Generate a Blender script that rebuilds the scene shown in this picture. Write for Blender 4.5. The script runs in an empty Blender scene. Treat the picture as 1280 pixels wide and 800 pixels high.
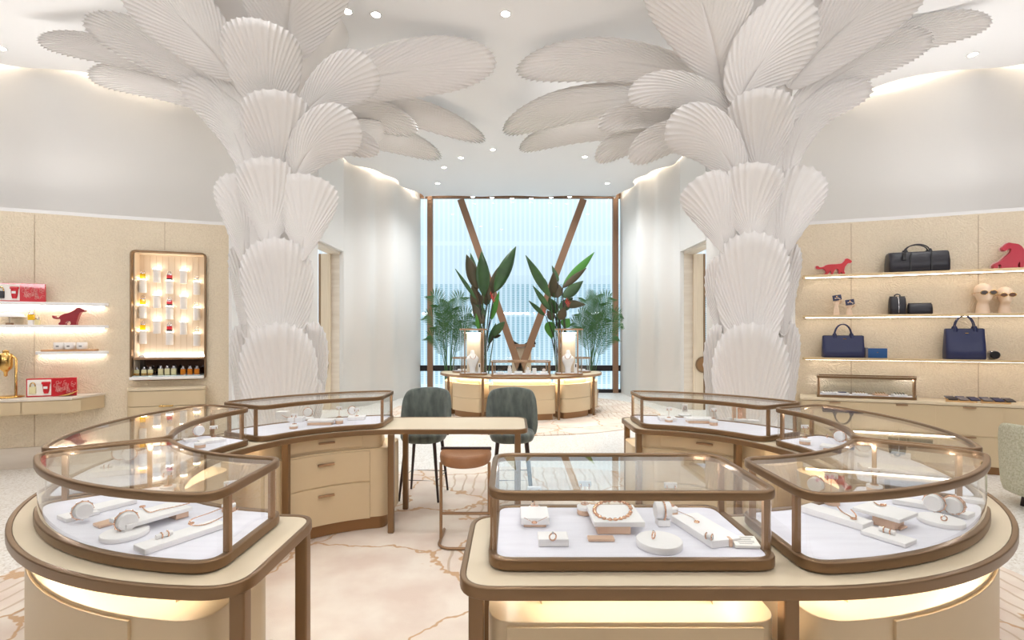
EXPO = 0.21; WORLD = 1.75; SPOTE = 76; FILL_UPE = 210; LEDGE = 8
import bpy, math, random
from mathutils import Vector, Matrix, Euler
random.seed(7)
C = bpy.context.scene.collection
PI = math.pi
E = 1.72; F = 620.0; HY = 418.0
def P(px, py, d): return Vector(((px-640)*d/F, d, E+(HY-py)*d/F))
def at_z(px, py, z):
    d = F*(E-z)/(py-HY); return Vector(((px-640)*d/F, d, z))
def sc(c): return tuple(((v/255)/12.92 if v/255 <= .04045 else ((v/255+.055)/1.055)**2.4) for v in c)+(1,)

# ---------------------------------------------------------------- materials
def mat(name, col, rough=.5, metal=0, emis=None, es=1, noise=None, bump=None, coat=0, sheen=0, spec=None, trans=0):
    m = bpy.data.materials.new(name); m.use_nodes = True
    nt = m.node_tree; b = nt.nodes['Principled BSDF']
    b.inputs['Base Color'].default_value = sc(col); b.inputs['Roughness'].default_value = rough
    b.inputs['Metallic'].default_value = metal; b.inputs['Coat Weight'].default_value = coat
    b.inputs['Sheen Weight'].default_value = sheen; b.inputs['Transmission Weight'].default_value = trans
    if spec is not None: b.inputs['Specular IOR Level'].default_value = spec
    if emis: b.inputs['Emission Color'].default_value = sc(emis); b.inputs['Emission Strength'].default_value = es
    tc = None
    def coord(scale):
        nonlocal tc
        if tc is None: tc = nt.nodes.new('ShaderNodeTexCoord')
        mp = nt.nodes.new('ShaderNodeMapping'); mp.inputs['Scale'].default_value = scale if isinstance(scale, tuple) else (scale,)*3
        nt.links.new(tc.outputs['Object'], mp.inputs['Vector']); return mp.outputs[0]
    if noise:
        scale, col2, amt = noise
        n = nt.nodes.new('ShaderNodeTexNoise'); n.inputs['Scale'].default_value = 1; n.inputs['Detail'].default_value = 5
        nt.links.new(coord(scale), n.inputs['Vector'])
        r = nt.nodes.new('ShaderNodeValToRGB'); r.color_ramp.elements[0].position = .5-amt; r.color_ramp.elements[1].position = .5+amt
        r.color_ramp.elements[0].color = sc(col2); r.color_ramp.elements[1].color = sc(col)
        nt.links.new(n.outputs['Fac'], r.inputs['Fac']); nt.links.new(r.outputs['Color'], b.inputs['Base Color'])
    if bump:
        scale, st = bump
        n = nt.nodes.new('ShaderNodeTexNoise'); n.inputs['Scale'].default_value = 1; n.inputs['Detail'].default_value = 3
        nt.links.new(coord(scale), n.inputs['Vector'])
        bp = nt.nodes.new('ShaderNodeBump'); bp.inputs['Strength'].default_value = st; bp.inputs['Distance'].default_value = .01
        nt.links.new(n.outputs['Fac'], bp.inputs['Height']); nt.links.new(bp.outputs[0], b.inputs['Normal'])
    return m
def glassmat(name, tint=(255, 255, 255), f0=.05, boost=1.0, rough=.0):
    m = bpy.data.materials.new(name); m.use_nodes = True; nt = m.node_tree; N = nt.nodes; L = nt.links
    N.clear(); out = N.new('ShaderNodeOutputMaterial')
    tr = N.new('ShaderNodeBsdfTransparent'); tr.inputs[0].default_value = sc(tint)
    gl = N.new('ShaderNodeBsdfGlossy'); gl.inputs['Roughness'].default_value = rough; gl.inputs['Color'].default_value = (1, 1, 1, 1)
    g = N.new('ShaderNodeNewGeometry'); d = N.new('ShaderNodeVectorMath'); d.operation = 'DOT_PRODUCT'
    L.new(g.outputs['Incoming'], d.inputs[0]); L.new(g.outputs['Normal'], d.inputs[1])
    def M(op, a, b=None):
        n = N.new('ShaderNodeMath'); n.operation = op
        for i, v in enumerate((a, b)):
            if v is None: continue
            if isinstance(v, (int, float)): n.inputs[i].default_value = v
            else: L.new(v, n.inputs[i])
        return n.outputs[0]
    a = M('ABSOLUTE', d.outputs['Value']); om = M('SUBTRACT', 1, a); p5 = M('POWER', om, 5)
    f = M('ADD', M('MULTIPLY', p5, (1-f0)*boost), f0)
    mx = N.new('ShaderNodeMixShader'); L.new(M('MINIMUM', f, 1), mx.inputs[0]); L.new(tr.outputs[0], mx.inputs[1]); L.new(gl.outputs[0], mx.inputs[2])
    L.new(mx.outputs[0], out.inputs[0]); return m
BRONZE = mat('bronze', (136, 109, 81), .34, .7)
BRONZE_L = mat('bronze_light', (164, 131, 100), .35, .6)
ROSE = mat('rose_gold', (236, 188, 158), .2, 1)
GOLD = mat('gold', (226, 184, 112), .22, 1)
COPPER = mat('copper_block', (226, 190, 162), .35, .35)
CREAM = mat('cream_leather', (222, 206, 178), .45, noise=(3, (216, 199, 170), .2))
TAN = mat('tan_lacquer', (212, 191, 156), .38)
TANR = mat('tan_lacquer_panel', (208, 187, 152), .4)
TOE = mat('toe_kick', (150, 112, 74), .4, .3)
PLASTER = mat('white_plaster', (236, 234, 231), .8)
CEIL = mat('ceiling_plaster', (246, 245, 245), .85)
FROND = mat('frond_paper', (235, 231, 228), .8, noise=(1.2, (231, 227, 223), .25))
PAD = mat('display_suede', (238, 237, 245), .8, noise=((3, 30, 3), (226, 224, 233), .3))
WHITE = mat('white_display', (247, 244, 243), .55)
GLASS = glassmat('case_glass', (250, 251, 250), .045, 1.15)
GLASSTOP = glassmat('case_top_glass', (250, 251, 250), .035, .85)
WGLASS = glassmat('window_glass', (225, 240, 246), .04, .8)
WHITEMETAL = mat('white_metal', (242, 240, 238), .3)
RED = mat('red_lacquer', (205, 22, 38), .3, coat=.4)
REDD = mat('deep_red', (150, 14, 30), .35, coat=.3)
PINKE = mat('pale_pink_edge', (240, 205, 200), .5)
NAVY = mat('navy_leather', (40, 46, 84), .33, bump=(60, .12))
BLACKL = mat('black_leather', (36, 34, 42), .35, bump=(60, .12))
BLUE = mat('blue_leather', (22, 80, 140), .4)
BLACK = mat('black', (22, 20, 20), .3)
DARKW = mat('dark_stained_wood', (48, 28, 26), .35)
VELVET = mat('green_velvet', (112, 120, 112), .75, sheen=.3, noise=((14, 14, 6), (66, 74, 70), .22), bump=(40, .2))
COGNAC = mat('cognac_leather', (160, 116, 82), .45, noise=(14, (146, 100, 66), .25), bump=(90, .15))
BOUCLE = mat('boucle', (205, 202, 182), .95, noise=(60, (170, 166, 140), .2), bump=(90, .8))
PINKV = mat('pink_velvet', (205, 130, 135), .8, sheen=.5, noise=(20, (180, 100, 105), .2))
SKIN = mat('mannequin', (248, 222, 196), .55)
WOODT = mat('light_wood', (206, 158, 112), .45, noise=((2, 40, 2), (190, 140, 95), .3))
VENEER = mat('pale_veneer', (228, 212, 188), .45, noise=((30, 30, 1.5), (212, 194, 168), .3))
STONE = mat('jamb_stone', (232, 222, 208), .5, noise=((2, 2, 14), (216, 203, 186), .25))
DARKMET = mat('dark_metal', (52, 50, 52), .35, .8)
MIRROR = mat('smoked_mirror', (120, 112, 112), .04, 1)
LEAF = mat('dark_leaf', (58, 96, 44), .35, noise=((3, 3, 3), (30, 56, 28), .3), coat=.2)
LEAF2 = mat('bronze_leaf', (84, 68, 46), .4, noise=((3, 3, 3), (58, 60, 36), .3))
LEAFB = mat('bright_leaf', (70, 132, 48), .4)
PALMG = mat('palm_green', (56, 98, 48), .5)
FLOWER = mat('red_flower', (214, 40, 34), .5)
SOIL = mat('soil', (60, 46, 36), .9)
YELLOW = mat('yellow_perfume', (246, 196, 20), .15, coat=.5)
AMBER = mat('amber_perfume', (214, 128, 40), .15, coat=.5)
PALEJ = mat('pale_perfume', (236, 228, 180), .15, coat=.5)
ACRYL = mat('frosted_acrylic', (244, 240, 236), .4)
LED = mat('led_warm', (255, 255, 255), .5, emis=(255, 240, 218), es=9)
SEAM = mat('panel_seam', (178, 152, 118), .7)
DARKWALL = mat('dark_unseen_wall', (96, 70, 50), .6)  # dark tone picked for unseen walls to cut bounce on near cabinet fronts
LEDR = mat('shelf_led', (255, 255, 255), .5, emis=(255, 244, 230), es=11)
LEDC = mat('cove_led', (255, 255, 255), .5, emis=(255, 240, 218), es=20)
LEDCAB = mat('cabinet_led', (255, 255, 255), .5, emis=(255, 248, 238), es=34)
LEDW = mat('led_white', (255, 255, 255), .5, emis=(255, 246, 236), es=20)
LAMPE = mat('downlight_lens', (255, 255, 255), .5, emis=(255, 246, 232), es=30)
GLOWT = mat('lit_tube_top', (255, 255, 255), .5, emis=(255, 244, 228), es=12)
PAPER = mat('card_paper', (250, 246, 238), .6)
INK = mat('grey_ink', (150, 146, 142), .7)
SILVER = mat('silver', (215, 215, 220), .2, 1)
TRAYW = mat('tray_wood', (206, 164, 110), .45)
SWG = mat('grey_leather', (120, 112, 112), .5)
FRAMEW = mat('bronze_window_frame', (142, 110, 86), .5, .25)

def panel_mat():
    m = mat('embossed_wallcovering', (226, 206, 176), .7); nt = m.node_tree; N = nt.nodes; L = nt.links; b = N['Principled BSDF']
    tc = N.new('ShaderNodeTexCoord')
    n1 = N.new('ShaderNodeTexNoise'); n1.inputs['Scale'].default_value = 3.5; n1.inputs['Detail'].default_value = 2; n1.inputs['Distortion'].default_value = 1.5
    L.new(tc.outputs['Object'], n1.inputs['Vector'])
    w = N.new('ShaderNodeMath'); w.operation = 'MULTIPLY'; w.inputs[1].default_value = 90; L.new(n1.outputs['Fac'], w.inputs[0])
    s = N.new('ShaderNodeMath'); s.operation = 'SINE'; L.new(w.outputs[0], s.inputs[0])
    n2 = N.new('ShaderNodeTexNoise'); n2.inputs['Scale'].default_value = 55; n2.inputs['Detail'].default_value = 4; L.new(tc.outputs['Object'], n2.inputs['Vector'])
    a = N.new('ShaderNodeMath'); a.operation = 'MULTIPLY_ADD'; a.inputs[1].default_value = .25; L.new(s.outputs[0], a.inputs[0]); L.new(n2.outputs['Fac'], a.inputs[2])
    bp = N.new('ShaderNodeBump'); bp.inputs['Strength'].default_value = .55; bp.inputs['Distance'].default_value = .012
    L.new(a.outputs[0], bp.inputs['Height']); L.new(bp.outputs[0], b.inputs['Normal'])
    r = N.new('ShaderNodeValToRGB'); r.color_ramp.elements[0].position = .35; r.color_ramp.elements[1].position = .6
    r.color_ramp.elements[0].color = sc((228, 212, 186)); r.color_ramp.elements[1].color = sc((236, 221, 196))
    L.new(n2.outputs['Fac'], r.inputs['Fac']); L.new(r.outputs['Color'], b.inputs['Base Color']); return m
PANEL = panel_mat()
def terrazzo_mat():
    m = mat('pale_terrazzo', (226, 222, 214), .35); nt = m.node_tree; N = nt.nodes; L = nt.links; b = N['Principled BSDF']
    tc = N.new('ShaderNodeTexCoord'); v = N.new('ShaderNodeTexVoronoi'); v.inputs['Scale'].default_value = 70; L.new(tc.outputs['Object'], v.inputs['Vector'])
    sp = N.new('ShaderNodeSeparateColor'); L.new(v.outputs['Color'], sp.inputs[0])
    r = N.new('ShaderNodeValToRGB'); e = r.color_ramp.elements; e[0].position = 0; e[0].color = sc((206, 198, 186)); e[1].position = .35; e[1].color = sc((230, 226, 219))
    x = e.new(.8); x.color = sc((238, 235, 230)); L.new(sp.outputs[0], r.inputs['Fac']); L.new(r.outputs['Color'], b.inputs['Base Color']); return m
TERR = terrazzo_mat()
def carpet_mat(vein=True, scale=.95):
    m = mat('veined_carpet' if vein else 'ring_carpet', (222, 200, 180), .95, sheen=.2); nt = m.node_tree; N = nt.nodes; L = nt.links; b = N['Principled BSDF']
    tc = N.new('ShaderNodeTexCoord')
    nz = N.new('ShaderNodeTexNoise'); nz.inputs['Scale'].default_value = 1.8; nz.inputs['Detail'].default_value = 4; nz.inputs['Roughness'].default_value = .6; L.new(tc.outputs['Object'], nz.inputs['Vector'])
    sb = N.new('ShaderNodeVectorMath'); sb.operation = 'SUBTRACT'; sb.inputs[1].default_value = (.5, .5, .5); L.new(nz.outputs['Color'], sb.inputs[0])
    ml = N.new('ShaderNodeVectorMath'); ml.operation = 'SCALE'; ml.inputs['Scale'].default_value = .5; L.new(sb.outputs[0], ml.inputs[0])
    ad = N.new('ShaderNodeVectorMath'); ad.operation = 'ADD'; L.new(tc.outputs['Object'], ad.inputs[0]); L.new(ml.outputs[0], ad.inputs[1])
    def vor(sc_, w):
        v = N.new('ShaderNodeTexVoronoi'); v.feature = 'DISTANCE_TO_EDGE'; v.inputs['Scale'].default_value = sc_; L.new(ad.outputs[0], v.inputs['Vector'])
        r = N.new('ShaderNodeMapRange'); r.inputs['From Min'].default_value = w; r.inputs['From Max'].default_value = w*1.9; r.inputs['To Min'].default_value = 1; r.inputs['To Max'].default_value = 0
        L.new(v.outputs['Distance'], r.inputs['Value']); return r.outputs[0]
    big = vor(scale, .008)
    # fine leaf-rib lines: distorted wave bands that vary by region
    v = N.new('ShaderNodeTexVoronoi'); v.inputs['Scale'].default_value = scale; L.new(ad.outputs[0], v.inputs['Vector'])
    w1 = N.new('ShaderNodeTexWave'); w1.inputs['Scale'].default_value = 2.6; w1.inputs['Distortion'].default_value = 3.5; w1.inputs['Detail'].default_value = 1.5
    L.new(tc.outputs['Object'], w1.inputs['Vector']); sp = N.new('ShaderNodeSeparateColor'); L.new(v.outputs['Color'], sp.inputs[0])
    ph = N.new('ShaderNodeMath'); ph.operation = 'MULTIPLY'; ph.inputs[1].default_value = 40; L.new(sp.outputs[0], ph.inputs[0]); L.new(ph.outputs[0], w1.inputs['Phase Offset'])
    fr = N.new('ShaderNodeMapRange'); fr.inputs['From Min'].default_value = .02; fr.inputs['From Max'].default_value = .1; fr.inputs['To Min'].default_value = 1; fr.inputs['To Max'].default_value = 0
    L.new(w1.outputs['Fac'], fr.inputs['Value'])
    gt = N.new('ShaderNodeMath'); gt.operation = 'GREATER_THAN'; gt.inputs[1].default_value = .3; L.new(sp.outputs[1], gt.inputs[0])
    fm = N.new('ShaderNodeMath'); fm.operation = 'MULTIPLY'; L.new(fr.outputs[0], fm.inputs[0]); L.new(gt.outputs[0], fm.inputs[1])
    n3 = N.new('ShaderNodeTexNoise'); n3.inputs['Scale'].default_value = 2.2; n3.inputs['Detail'].default_value = 6; L.new(tc.outputs['Object'], n3.inputs['Vector'])
    r = N.new('ShaderNodeValToRGB'); e = r.color_ramp.elements; e[0].position = .36; e[0].color = sc((222, 203, 188)); e[1].position = .62; e[1].color = sc((238, 227, 213))
    L.new(n3.outputs['Fac'], r.inputs['Fac'])
    m1 = N.new('ShaderNodeMix'); m1.data_type = 'RGBA'; L.new(fm.outputs[0], m1.inputs[0]); L.new(r.outputs['Color'], m1.inputs[6]); m1.inputs[7].default_value = sc((206, 184, 160))
    m2 = N.new('ShaderNodeMix'); m2.data_type = 'RGBA'; L.new(big, m2.inputs[0]); L.new(m1.outputs[2], m2.inputs[6]); m2.inputs[7].default_value = sc((204, 166, 126))
    L.new(m2.outputs[2], b.inputs['Base Color'])
    n4 = N.new('ShaderNodeTexNoise'); n4.inputs['Scale'].default_value = 220; L.new(tc.outputs['Object'], n4.inputs['Vector'])
    hs = N.new('ShaderNodeMath'); hs.operation = 'MULTIPLY_ADD'; hs.inputs[1].default_value = -1.5; L.new(fm.outputs[0], hs.inputs[0]); L.new(n4.outputs['Fac'], hs.inputs[2])
    bp = N.new('ShaderNodeBump'); bp.inputs['Strength'].default_value = .5; bp.inputs['Distance'].default_value = .006; L.new(hs.outputs[0], bp.inputs['Height']); L.new(bp.outputs[0], b.inputs['Normal'])
    return m
CARPET = carpet_mat()
def facade_mat():
    m = bpy.data.materials.new('fritted_facade'); m.use_nodes = True; nt = m.node_tree; N = nt.nodes; L = nt.links; N.clear()
    out = N.new('ShaderNodeOutputMaterial'); tc = N.new('ShaderNodeTexCoord'); sx = N.new('ShaderNodeSeparateXYZ'); L.new(tc.outputs['Object'], sx.inputs[0])
    def M(op, a, b=None, c=None):
        n = N.new('ShaderNodeMath'); n.operation = op
        for i, v in enumerate((a, b, c)):
            if v is None: continue
            if isinstance(v, (int, float)): n.inputs[i].default_value = v
            else: L.new(v, n.inputs[i])
        return n.outputs[0]
    x = sx.outputs[0]; z = sx.outputs[2]
    s1 = M('GREATER_THAN', M('SINE', M('MULTIPLY', x, 2*PI/.16)), -.25)                 # fine vertical rods
    s2 = M('GREATER_THAN', M('SINE', M('MULTIPLY', x, 2*PI/1.3)), .1)               # broad bays
    dots = M('GREATER_THAN', M('SINE', M('MULTIPLY', z, 2*PI/.06)), -.1)
    nz = N.new('ShaderNodeTexNoise'); nz.inputs['Scale'].default_value = .5; L.new(tc.outputs['Object'], nz.inputs['Vector'])
    low = M('LESS_THAN', z, 3.4)
    dark = M('MULTIPLY', M('MULTIPLY', s1, dots), M('MULTIPLY', low, M('ADD', M('MULTIPLY', s2, .3), .7)))
    hz = M('GREATER_THAN', M('ABSOLUTE', M('SUBTRACT', M('FRACT', M('MULTIPLY', z, .42)), .5)), .47)
    fac = M('MINIMUM', M('ADD', M('MULTIPLY', dark, .62), M('MULTIPLY', s1, .16)), 1)
    mx = N.new('ShaderNodeMix'); mx.data_type = 'RGBA'; L.new(fac, mx.inputs[0]); mx.inputs[6].default_value = sc((245, 247, 250)); mx.inputs[7].default_value = sc((128, 178, 192))
    m2 = N.new('ShaderNodeMix'); m2.data_type = 'RGBA'; L.new(M('MULTIPLY', hz, .5), m2.inputs[0]); L.new(mx.outputs[2], m2.inputs[6]); m2.inputs[7].default_value = sc((250, 252, 255))
    tl = N.new('ShaderNodeBsdfTranslucent'); df = N.new('ShaderNodeBsdfDiffuse'); ms = N.new('ShaderNodeMixShader'); ms.inputs[0].default_value = .35
    L.new(m2.outputs[2], tl.inputs[0]); L.new(m2.outputs[2], df.inputs[0]); L.new(tl.outputs[0], ms.inputs[1]); L.new(df.outputs[0], ms.inputs[2]); L.new(ms.outputs[0], out.inputs[0]); return m
FACADE = facade_mat()

# ---------------------------------------------------------------- mesh helpers
class MB:
    def __init__(s): s.v = []; s.f = []; s.sm = []
    def add(s, vs, fs, smooth=False):
        k = len(s.v); s.v += [tuple(v) for v in vs]; s.f += [tuple(i+k for i in f) for f in fs]; s.sm += [smooth]*len(fs); return s
    def box(s, c, size, rz=0, M=None):
        x, y, z = [q/2 for q in size]; vs = [Vector((a*x, b*y, g*z)) for a in (-1, 1) for b in (-1, 1) for g in (-1, 1)]
        R = M if M is not None else Matrix.Rotation(rz, 3, 'Z')
        vs = [R @ v + Vector(c) for v in vs]
        return s.add(vs, [(0, 1, 3, 2), (4, 6, 7, 5), (0, 4, 5, 1), (2, 3, 7, 6), (0, 2, 6, 4), (1, 5, 7, 3)])
    def prism(s, pts, z0, z1, smooth=False):
        if area(pts) < 0: pts = pts[::-1]
        n = len(pts); s.add([(p[0], p[1], z0) for p in pts]+[(p[0], p[1], z1) for p in pts], [tuple(range(n-1, -1, -1)), tuple(range(n, 2*n))])
        k = len(s.v)-2*n; s.f += [(k+i, k+(i+1) % n, k+n+(i+1) % n, k+n+i) for i in range(n)]; s.sm += [smooth]*n; return s
    def wallring(s, pts, z0, z1):
        n = len(pts); return s.add([(p[0], p[1], z0) for p in pts]+[(p[0], p[1], z1) for p in pts], [(i, (i+1) % n, n+(i+1) % n, n+i) for i in range(n)], True)
    def ring(s, pts, off, z0, z1):
        if area(pts) < 0: pts = pts[::-1]
        q = offset(pts, off); n = len(pts)
        vs = [(p[0], p[1], z0) for p in pts]+[(p[0], p[1], z1) for p in pts]+[(p[0], p[1], z1) for p in q]+[(p[0], p[1], z0) for p in q]
        fs = []
        for i in range(n):
            j = (i+1) % n
            for k in range(4): fs.append((k*n+i, k*n+j, ((k+1) % 4)*n+j, ((k+1) % 4)*n+i))
        return s.add(vs, fs)
    def tube(s, path, r, n=8, closed=False, caps=True, flat=None):
        path = [Vector(p) for p in path]; m = len(path); rs = r if isinstance(r, (list, tuple)) else [r]*m
        vs = []; up = Vector((0, 0, 1)); prev = None
        for i in range(m):
            if closed: t = path[(i+1) % m]-path[i-1]
            else: t = path[min(i+1, m-1)]-path[max(i-1, 0)]
            t.normalize()
            if prev is None: a = t.cross(up) if abs(t.z) < .9 else t.cross(Vector((1, 0, 0)))
            else: a = prev - t*prev.dot(t)
            a.normalize(); prev = a; b = t.cross(a)
            for k in range(n):
                q = 2*PI*k/n; vs.append(path[i]+a*math.cos(q)*rs[i]+b*math.sin(q)*rs[i]*(flat or 1))
        fs = []
        for i in range(m if closed else m-1):
            j = (i+1) % m
            for k in range(n): fs.append((i*n+k, i*n+(k+1) % n, j*n+(k+1) % n, j*n+k))
        s.add(vs, fs, True)
        if caps and not closed: s.add(vs[:n], [tuple(range(n-1, -1, -1))]); s.add(vs[-n:], [tuple(range(n))])
        return s
    def lathe(s, prof, c=(0, 0, 0), n=24, M=None, smooth=True):
        vs = []; m = len(prof)
        for (r, z) in prof:
            for k in range(n):
                q = 2*PI*k/n; v = Vector((r*math.cos(q), r*math.sin(q), z))
                if M is not None: v = M @ v
                vs.append(v+Vector(c))
        fs = [(i*n+k, i*n+(k+1) % n, (i+1)*n+(k+1) % n, (i+1)*n+k) for i in range(m-1) for k in range(n)]
        s.add(vs, fs, smooth)
        s.add(vs[:n], [tuple(range(n-1, -1, -1))]); s.add(vs[-n:], [tuple(range(n))]); return s
    def cyl(s, c, r, h, n=24, M=None, bev=None):
        b = bev if bev is not None else min(r, h)*.08
        return s.lathe([(r-b, 0), (r, b), (r, h-b), (r-b, h)], c, n, M)
    def sphere(s, c, r, n=16, m=10, sx=1, sy=1, sz=1):
        vs = []
        for i in range(m+1):
            a = PI*i/m
            for k in range(n): q = 2*PI*k/n; vs.append((c[0]+r*sx*math.sin(a)*math.cos(q), c[1]+r*sy*math.sin(a)*math.sin(q), c[2]-r*sz*math.cos(a)))
        return s.add(vs, [(i*n+k, i*n+(k+1) % n, (i+1)*n+(k+1) % n, (i+1)*n+k) for i in range(m) for k in range(n)], True)
    def loft(s, rings, closed=True, caps=True, smooth=True):
        n = len(rings[0]); vs = [v for r in rings for v in r]; m = len(rings); e = n if closed else n-1
        s.add(vs, [(i*n+k, i*n+(k+1) % n, (i+1)*n+(k+1) % n, (i+1)*n+k) for i in range(m-1) for k in range(e)], smooth)
        if caps: s.add(rings[0], [tuple(range(n-1, -1, -1))]); s.add(rings[-1], [tuple(range(n))])
        return s
    def build(s, name, m, parent=None, bevel=0, loc=None, solid=0, sub=0, seg=2, thick_off=-1):
        me = bpy.data.meshes.new(name); me.from_pydata(s.v, [], s.f); me.polygons.foreach_set('use_smooth', s.sm); me.materials.append(m); me.update()
        o = bpy.data.objects.new(name, me); C.objects.link(o)
        if parent is not None: o.parent = parent
        if loc is not None: o.location = loc
        if solid: q = o.modifiers.new('solid', 'SOLIDIFY'); q.thickness = solid; q.offset = thick_off
        if sub: q = o.modifiers.new('sub', 'SUBSURF'); q.levels = q.render_levels = sub
        if bevel:
            q = o.modifiers.new('bevel', 'BEVEL'); q.width = bevel; q.segments = seg; q.limit_method = 'ANGLE'; q.angle_limit = .7; q.harden_normals = False
            for p in me.polygons: p.use_smooth = True
            e = o.modifiers.new('wn', 'WEIGHTED_NORMAL'); e.keep_sharp = True
        return o
def area(p): return .5*sum(p[i][0]*p[(i+1) % len(p)][1]-p[(i+1) % len(p)][0]*p[i][1] for i in range(len(p)))
def offset(p, d):  # positive d = inwards, for counter-clockwise p
    n = len(p); out = []
    for i in range(n):
        a = Vector(p[i][:2])-Vector(p[i-1][:2]); b = Vector(p[(i+1) % n][:2])-Vector(p[i][:2])
        if a.length < 1e-7: a = b
        if b.length < 1e-7: b = a
        a.normalize(); b.normalize(); t = a+b; t.normalize(); nn = Vector((-t.y, t.x)); na = Vector((-a.y, a.x)); c = max(nn.dot(na), .4)
        out.append((p[i][0]+nn.x*d/c, p[i][1]+nn.y*d/c))
    return out
def inset(p, d): return offset(p if area(p) > 0 else p[::-1], d)
def fillet(segs, r, k=6):
    """segs: list of polylines joined end to end (closed); every joint is rounded"""
    m = len(segs); S = [[Vector(q) for q in s] for s in segs]; rr = r if isinstance(r, (list, tuple)) else [r]*m
    def trim(pl, d):
        pl = pl[:]
        while d > 0 and len(pl) > 1:
            l = (pl[1]-pl[0]).length
            if l > d: pl[0] = pl[0].lerp(pl[1], d/l); return pl
            d -= l; pl.pop(0)
        return pl
    corners = [S[i][-1].copy() for i in range(m)]
    T = []
    for i in range(m):
        s = trim(S[i], rr[i-1]); s = trim(s[::-1], rr[i])[::-1]; T.append(s)
    out = []
    for i in range(m):
        out += T[i]; a = T[i][-1]; b = T[(i+1) % m][0]; c = corners[i]
        for j in range(1, k):
            t = j/k; out.append(a*(1-t)**2+c*2*t*(1-t)+b*t*t)
    res = []
    for q in out:
        if not res or (q-res[-1]).length > 1e-4: res.append(q)
    if (res[0]-res[-1]).length < 1e-4: res.pop()
    return [(q.x, q.y) for q in res]
def arc(r, a0, a1, c=(0, 0), ry=None, n=None):
    n = n or max(3, int(abs(a1-a0)/3)); ry = ry or r
    return [(c[0]+r*math.cos(math.radians(a0+(a1-a0)*i/n)), c[1]+ry*math.sin(math.radians(a0+(a1-a0)*i/n))) for i in range(n+1)]
def rrect(w, d, r, c=(0, 0)):
    x, y = w/2, d/2; a, b = c
    return fillet([[(a-x, b-y), (a+x, b-y)], [(a+x, b-y), (a+x, b+y)], [(a+x, b+y), (a-x, b+y)], [(a-x, b+y), (a-x, b-y)]], r)
def tag(o, label, cat, group=None, kind=None):
    o['label'] = label; o['category'] = cat
    if group: o['group'] = group
    if kind: o['kind'] = kind
    return o
def struct(o, label=None):
    o['kind'] = 'structure'
    if label: o['label'] = label
    return o
def empty(name, loc=(0, 0, 0), rz=0, label=None, cat=None, group=None):
    o = bpy.data.objects.new(name, None); C.objects.link(o); o.location = loc; o.rotation_euler = (0, 0, rz); o.empty_display_size = .1
    if label: tag(o, label, cat, group)
    return o
def copy_tree(o, parent=None):
    c = o.copy(); C.objects.link(c)
    if parent is not None: c.parent = parent
    for ch in list(o.children): copy_tree(ch, c)
    return c
def spline(pts, n=8, closed=False):
    pts = [Vector(p) for p in pts]; out = []; m = len(pts)
    for i in range(m if closed else m-1):
        if closed: p0, p1, p2, p3 = pts[i-1], pts[i], pts[(i+1) % m], pts[(i+2) % m]
        else: p0, p1, p2, p3 = pts[max(i-1, 0)], pts[i], pts[i+1], pts[min(i+2, m-1)]
        for k in range(n):
            t = k/n; out.append(.5*((2*p1)+(p2-p0)*t+(2*p0-5*p1+4*p2-p3)*t*t+(3*p1-p0-3*p2+p3)*t**3))
    if not closed: out.append(pts[-1])
    return out
# ---------------------------------------------------------------- camera, world, lights
cam = bpy.data.cameras.new('camera'); cam.sensor_width = 36; cam.lens = F/1280*36; cam.shift_y = (HY-400)/1280
co = bpy.data.objects.new('camera', cam); C.objects.link(co); co.location = (0, 0, E); co.rotation_euler = (PI/2, 0, 0)
bpy.context.scene.camera = co
S = bpy.context.scene
S.view_settings.view_transform = 'Standard'; S.view_settings.look = 'None'; S.view_settings.gamma = 1; S.view_settings.exposure = EXPO
S.view_settings.use_curve_mapping = False
S.cycles.transparent_max_bounces = 40; S.cycles.max_bounces = 10; S.cycles.diffuse_bounces = 5; S.cycles.sample_clamp_indirect = 6
S.cycles.caustics_reflective = False; S.cycles.caustics_refractive = False
S.cycles.use_denoising = True
w = bpy.data.worlds.new('daylight'); S.world = w; w.use_nodes = True
w.node_tree.nodes['Background'].inputs[0].default_value = (.95, .98, 1, 1); w.node_tree.nodes['Background'].inputs[1].default_value = WORLD
def light(kind, name, loc, energy, col=(1, .94, .86), size=.2, rot=(0, 0, 0), size_y=None, spot=None, blend=.6):
    l = bpy.data.lights.new(name, kind); l.energy = energy; l.color = col
    if kind == 'AREA':
        l.size = size
        if size_y: l.shape = 'RECTANGLE'; l.size_y = size_y
    else: l.shadow_soft_size = size
    if spot: l.spot_size = math.radians(spot); l.spot_blend = blend
    o = bpy.data.objects.new(name, l); C.objects.link(o); o.location = loc; o.rotation_euler = rot; return o

# ---------------------------------------------------------------- room shell
WA = spline([(-11.5, 5.0), (-9.2, 6.9), (-7.8, 7.5), (-6.9, 7.62), (-6.2, 8.1), (-5.4, 8.95), (-4.6, 9.4), (-4.1, 9.7), (-4.0, 9.95)], 8)
WB = spline([(-3.98, 11.4), (-3.86, 11.75), (-3.60, 12.1), (-3.52, 12.5), (-3.2, 12.85), (-3.15, 13.3), (-2.98, 13.9), (-2.83, 14.75)], 8)
DT = 3.62; CZ = 5.7; CAP = 6.05
def sheet(path, z0, z1, sx):
    m = MB(); pts = [(sx*p.x, p.y) for p in path]; n = len(pts)
    vs = [(p[0], p[1], z0) for p in pts]+[(p[0], p[1], z1) for p in pts]
    f = [(i, i+1, n+i+1, n+i) if sx > 0 else (i+1, i, n+i, n+i+1) for i in range(n-1)]
    m.add(vs, f, True); return m
V2 = lambda q: Vector((q[0], q[1], 0))
WBR = [Vector((p.x-.5*(p.y-11.4)/3.35, p.y, 0)) for p in WB]
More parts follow.
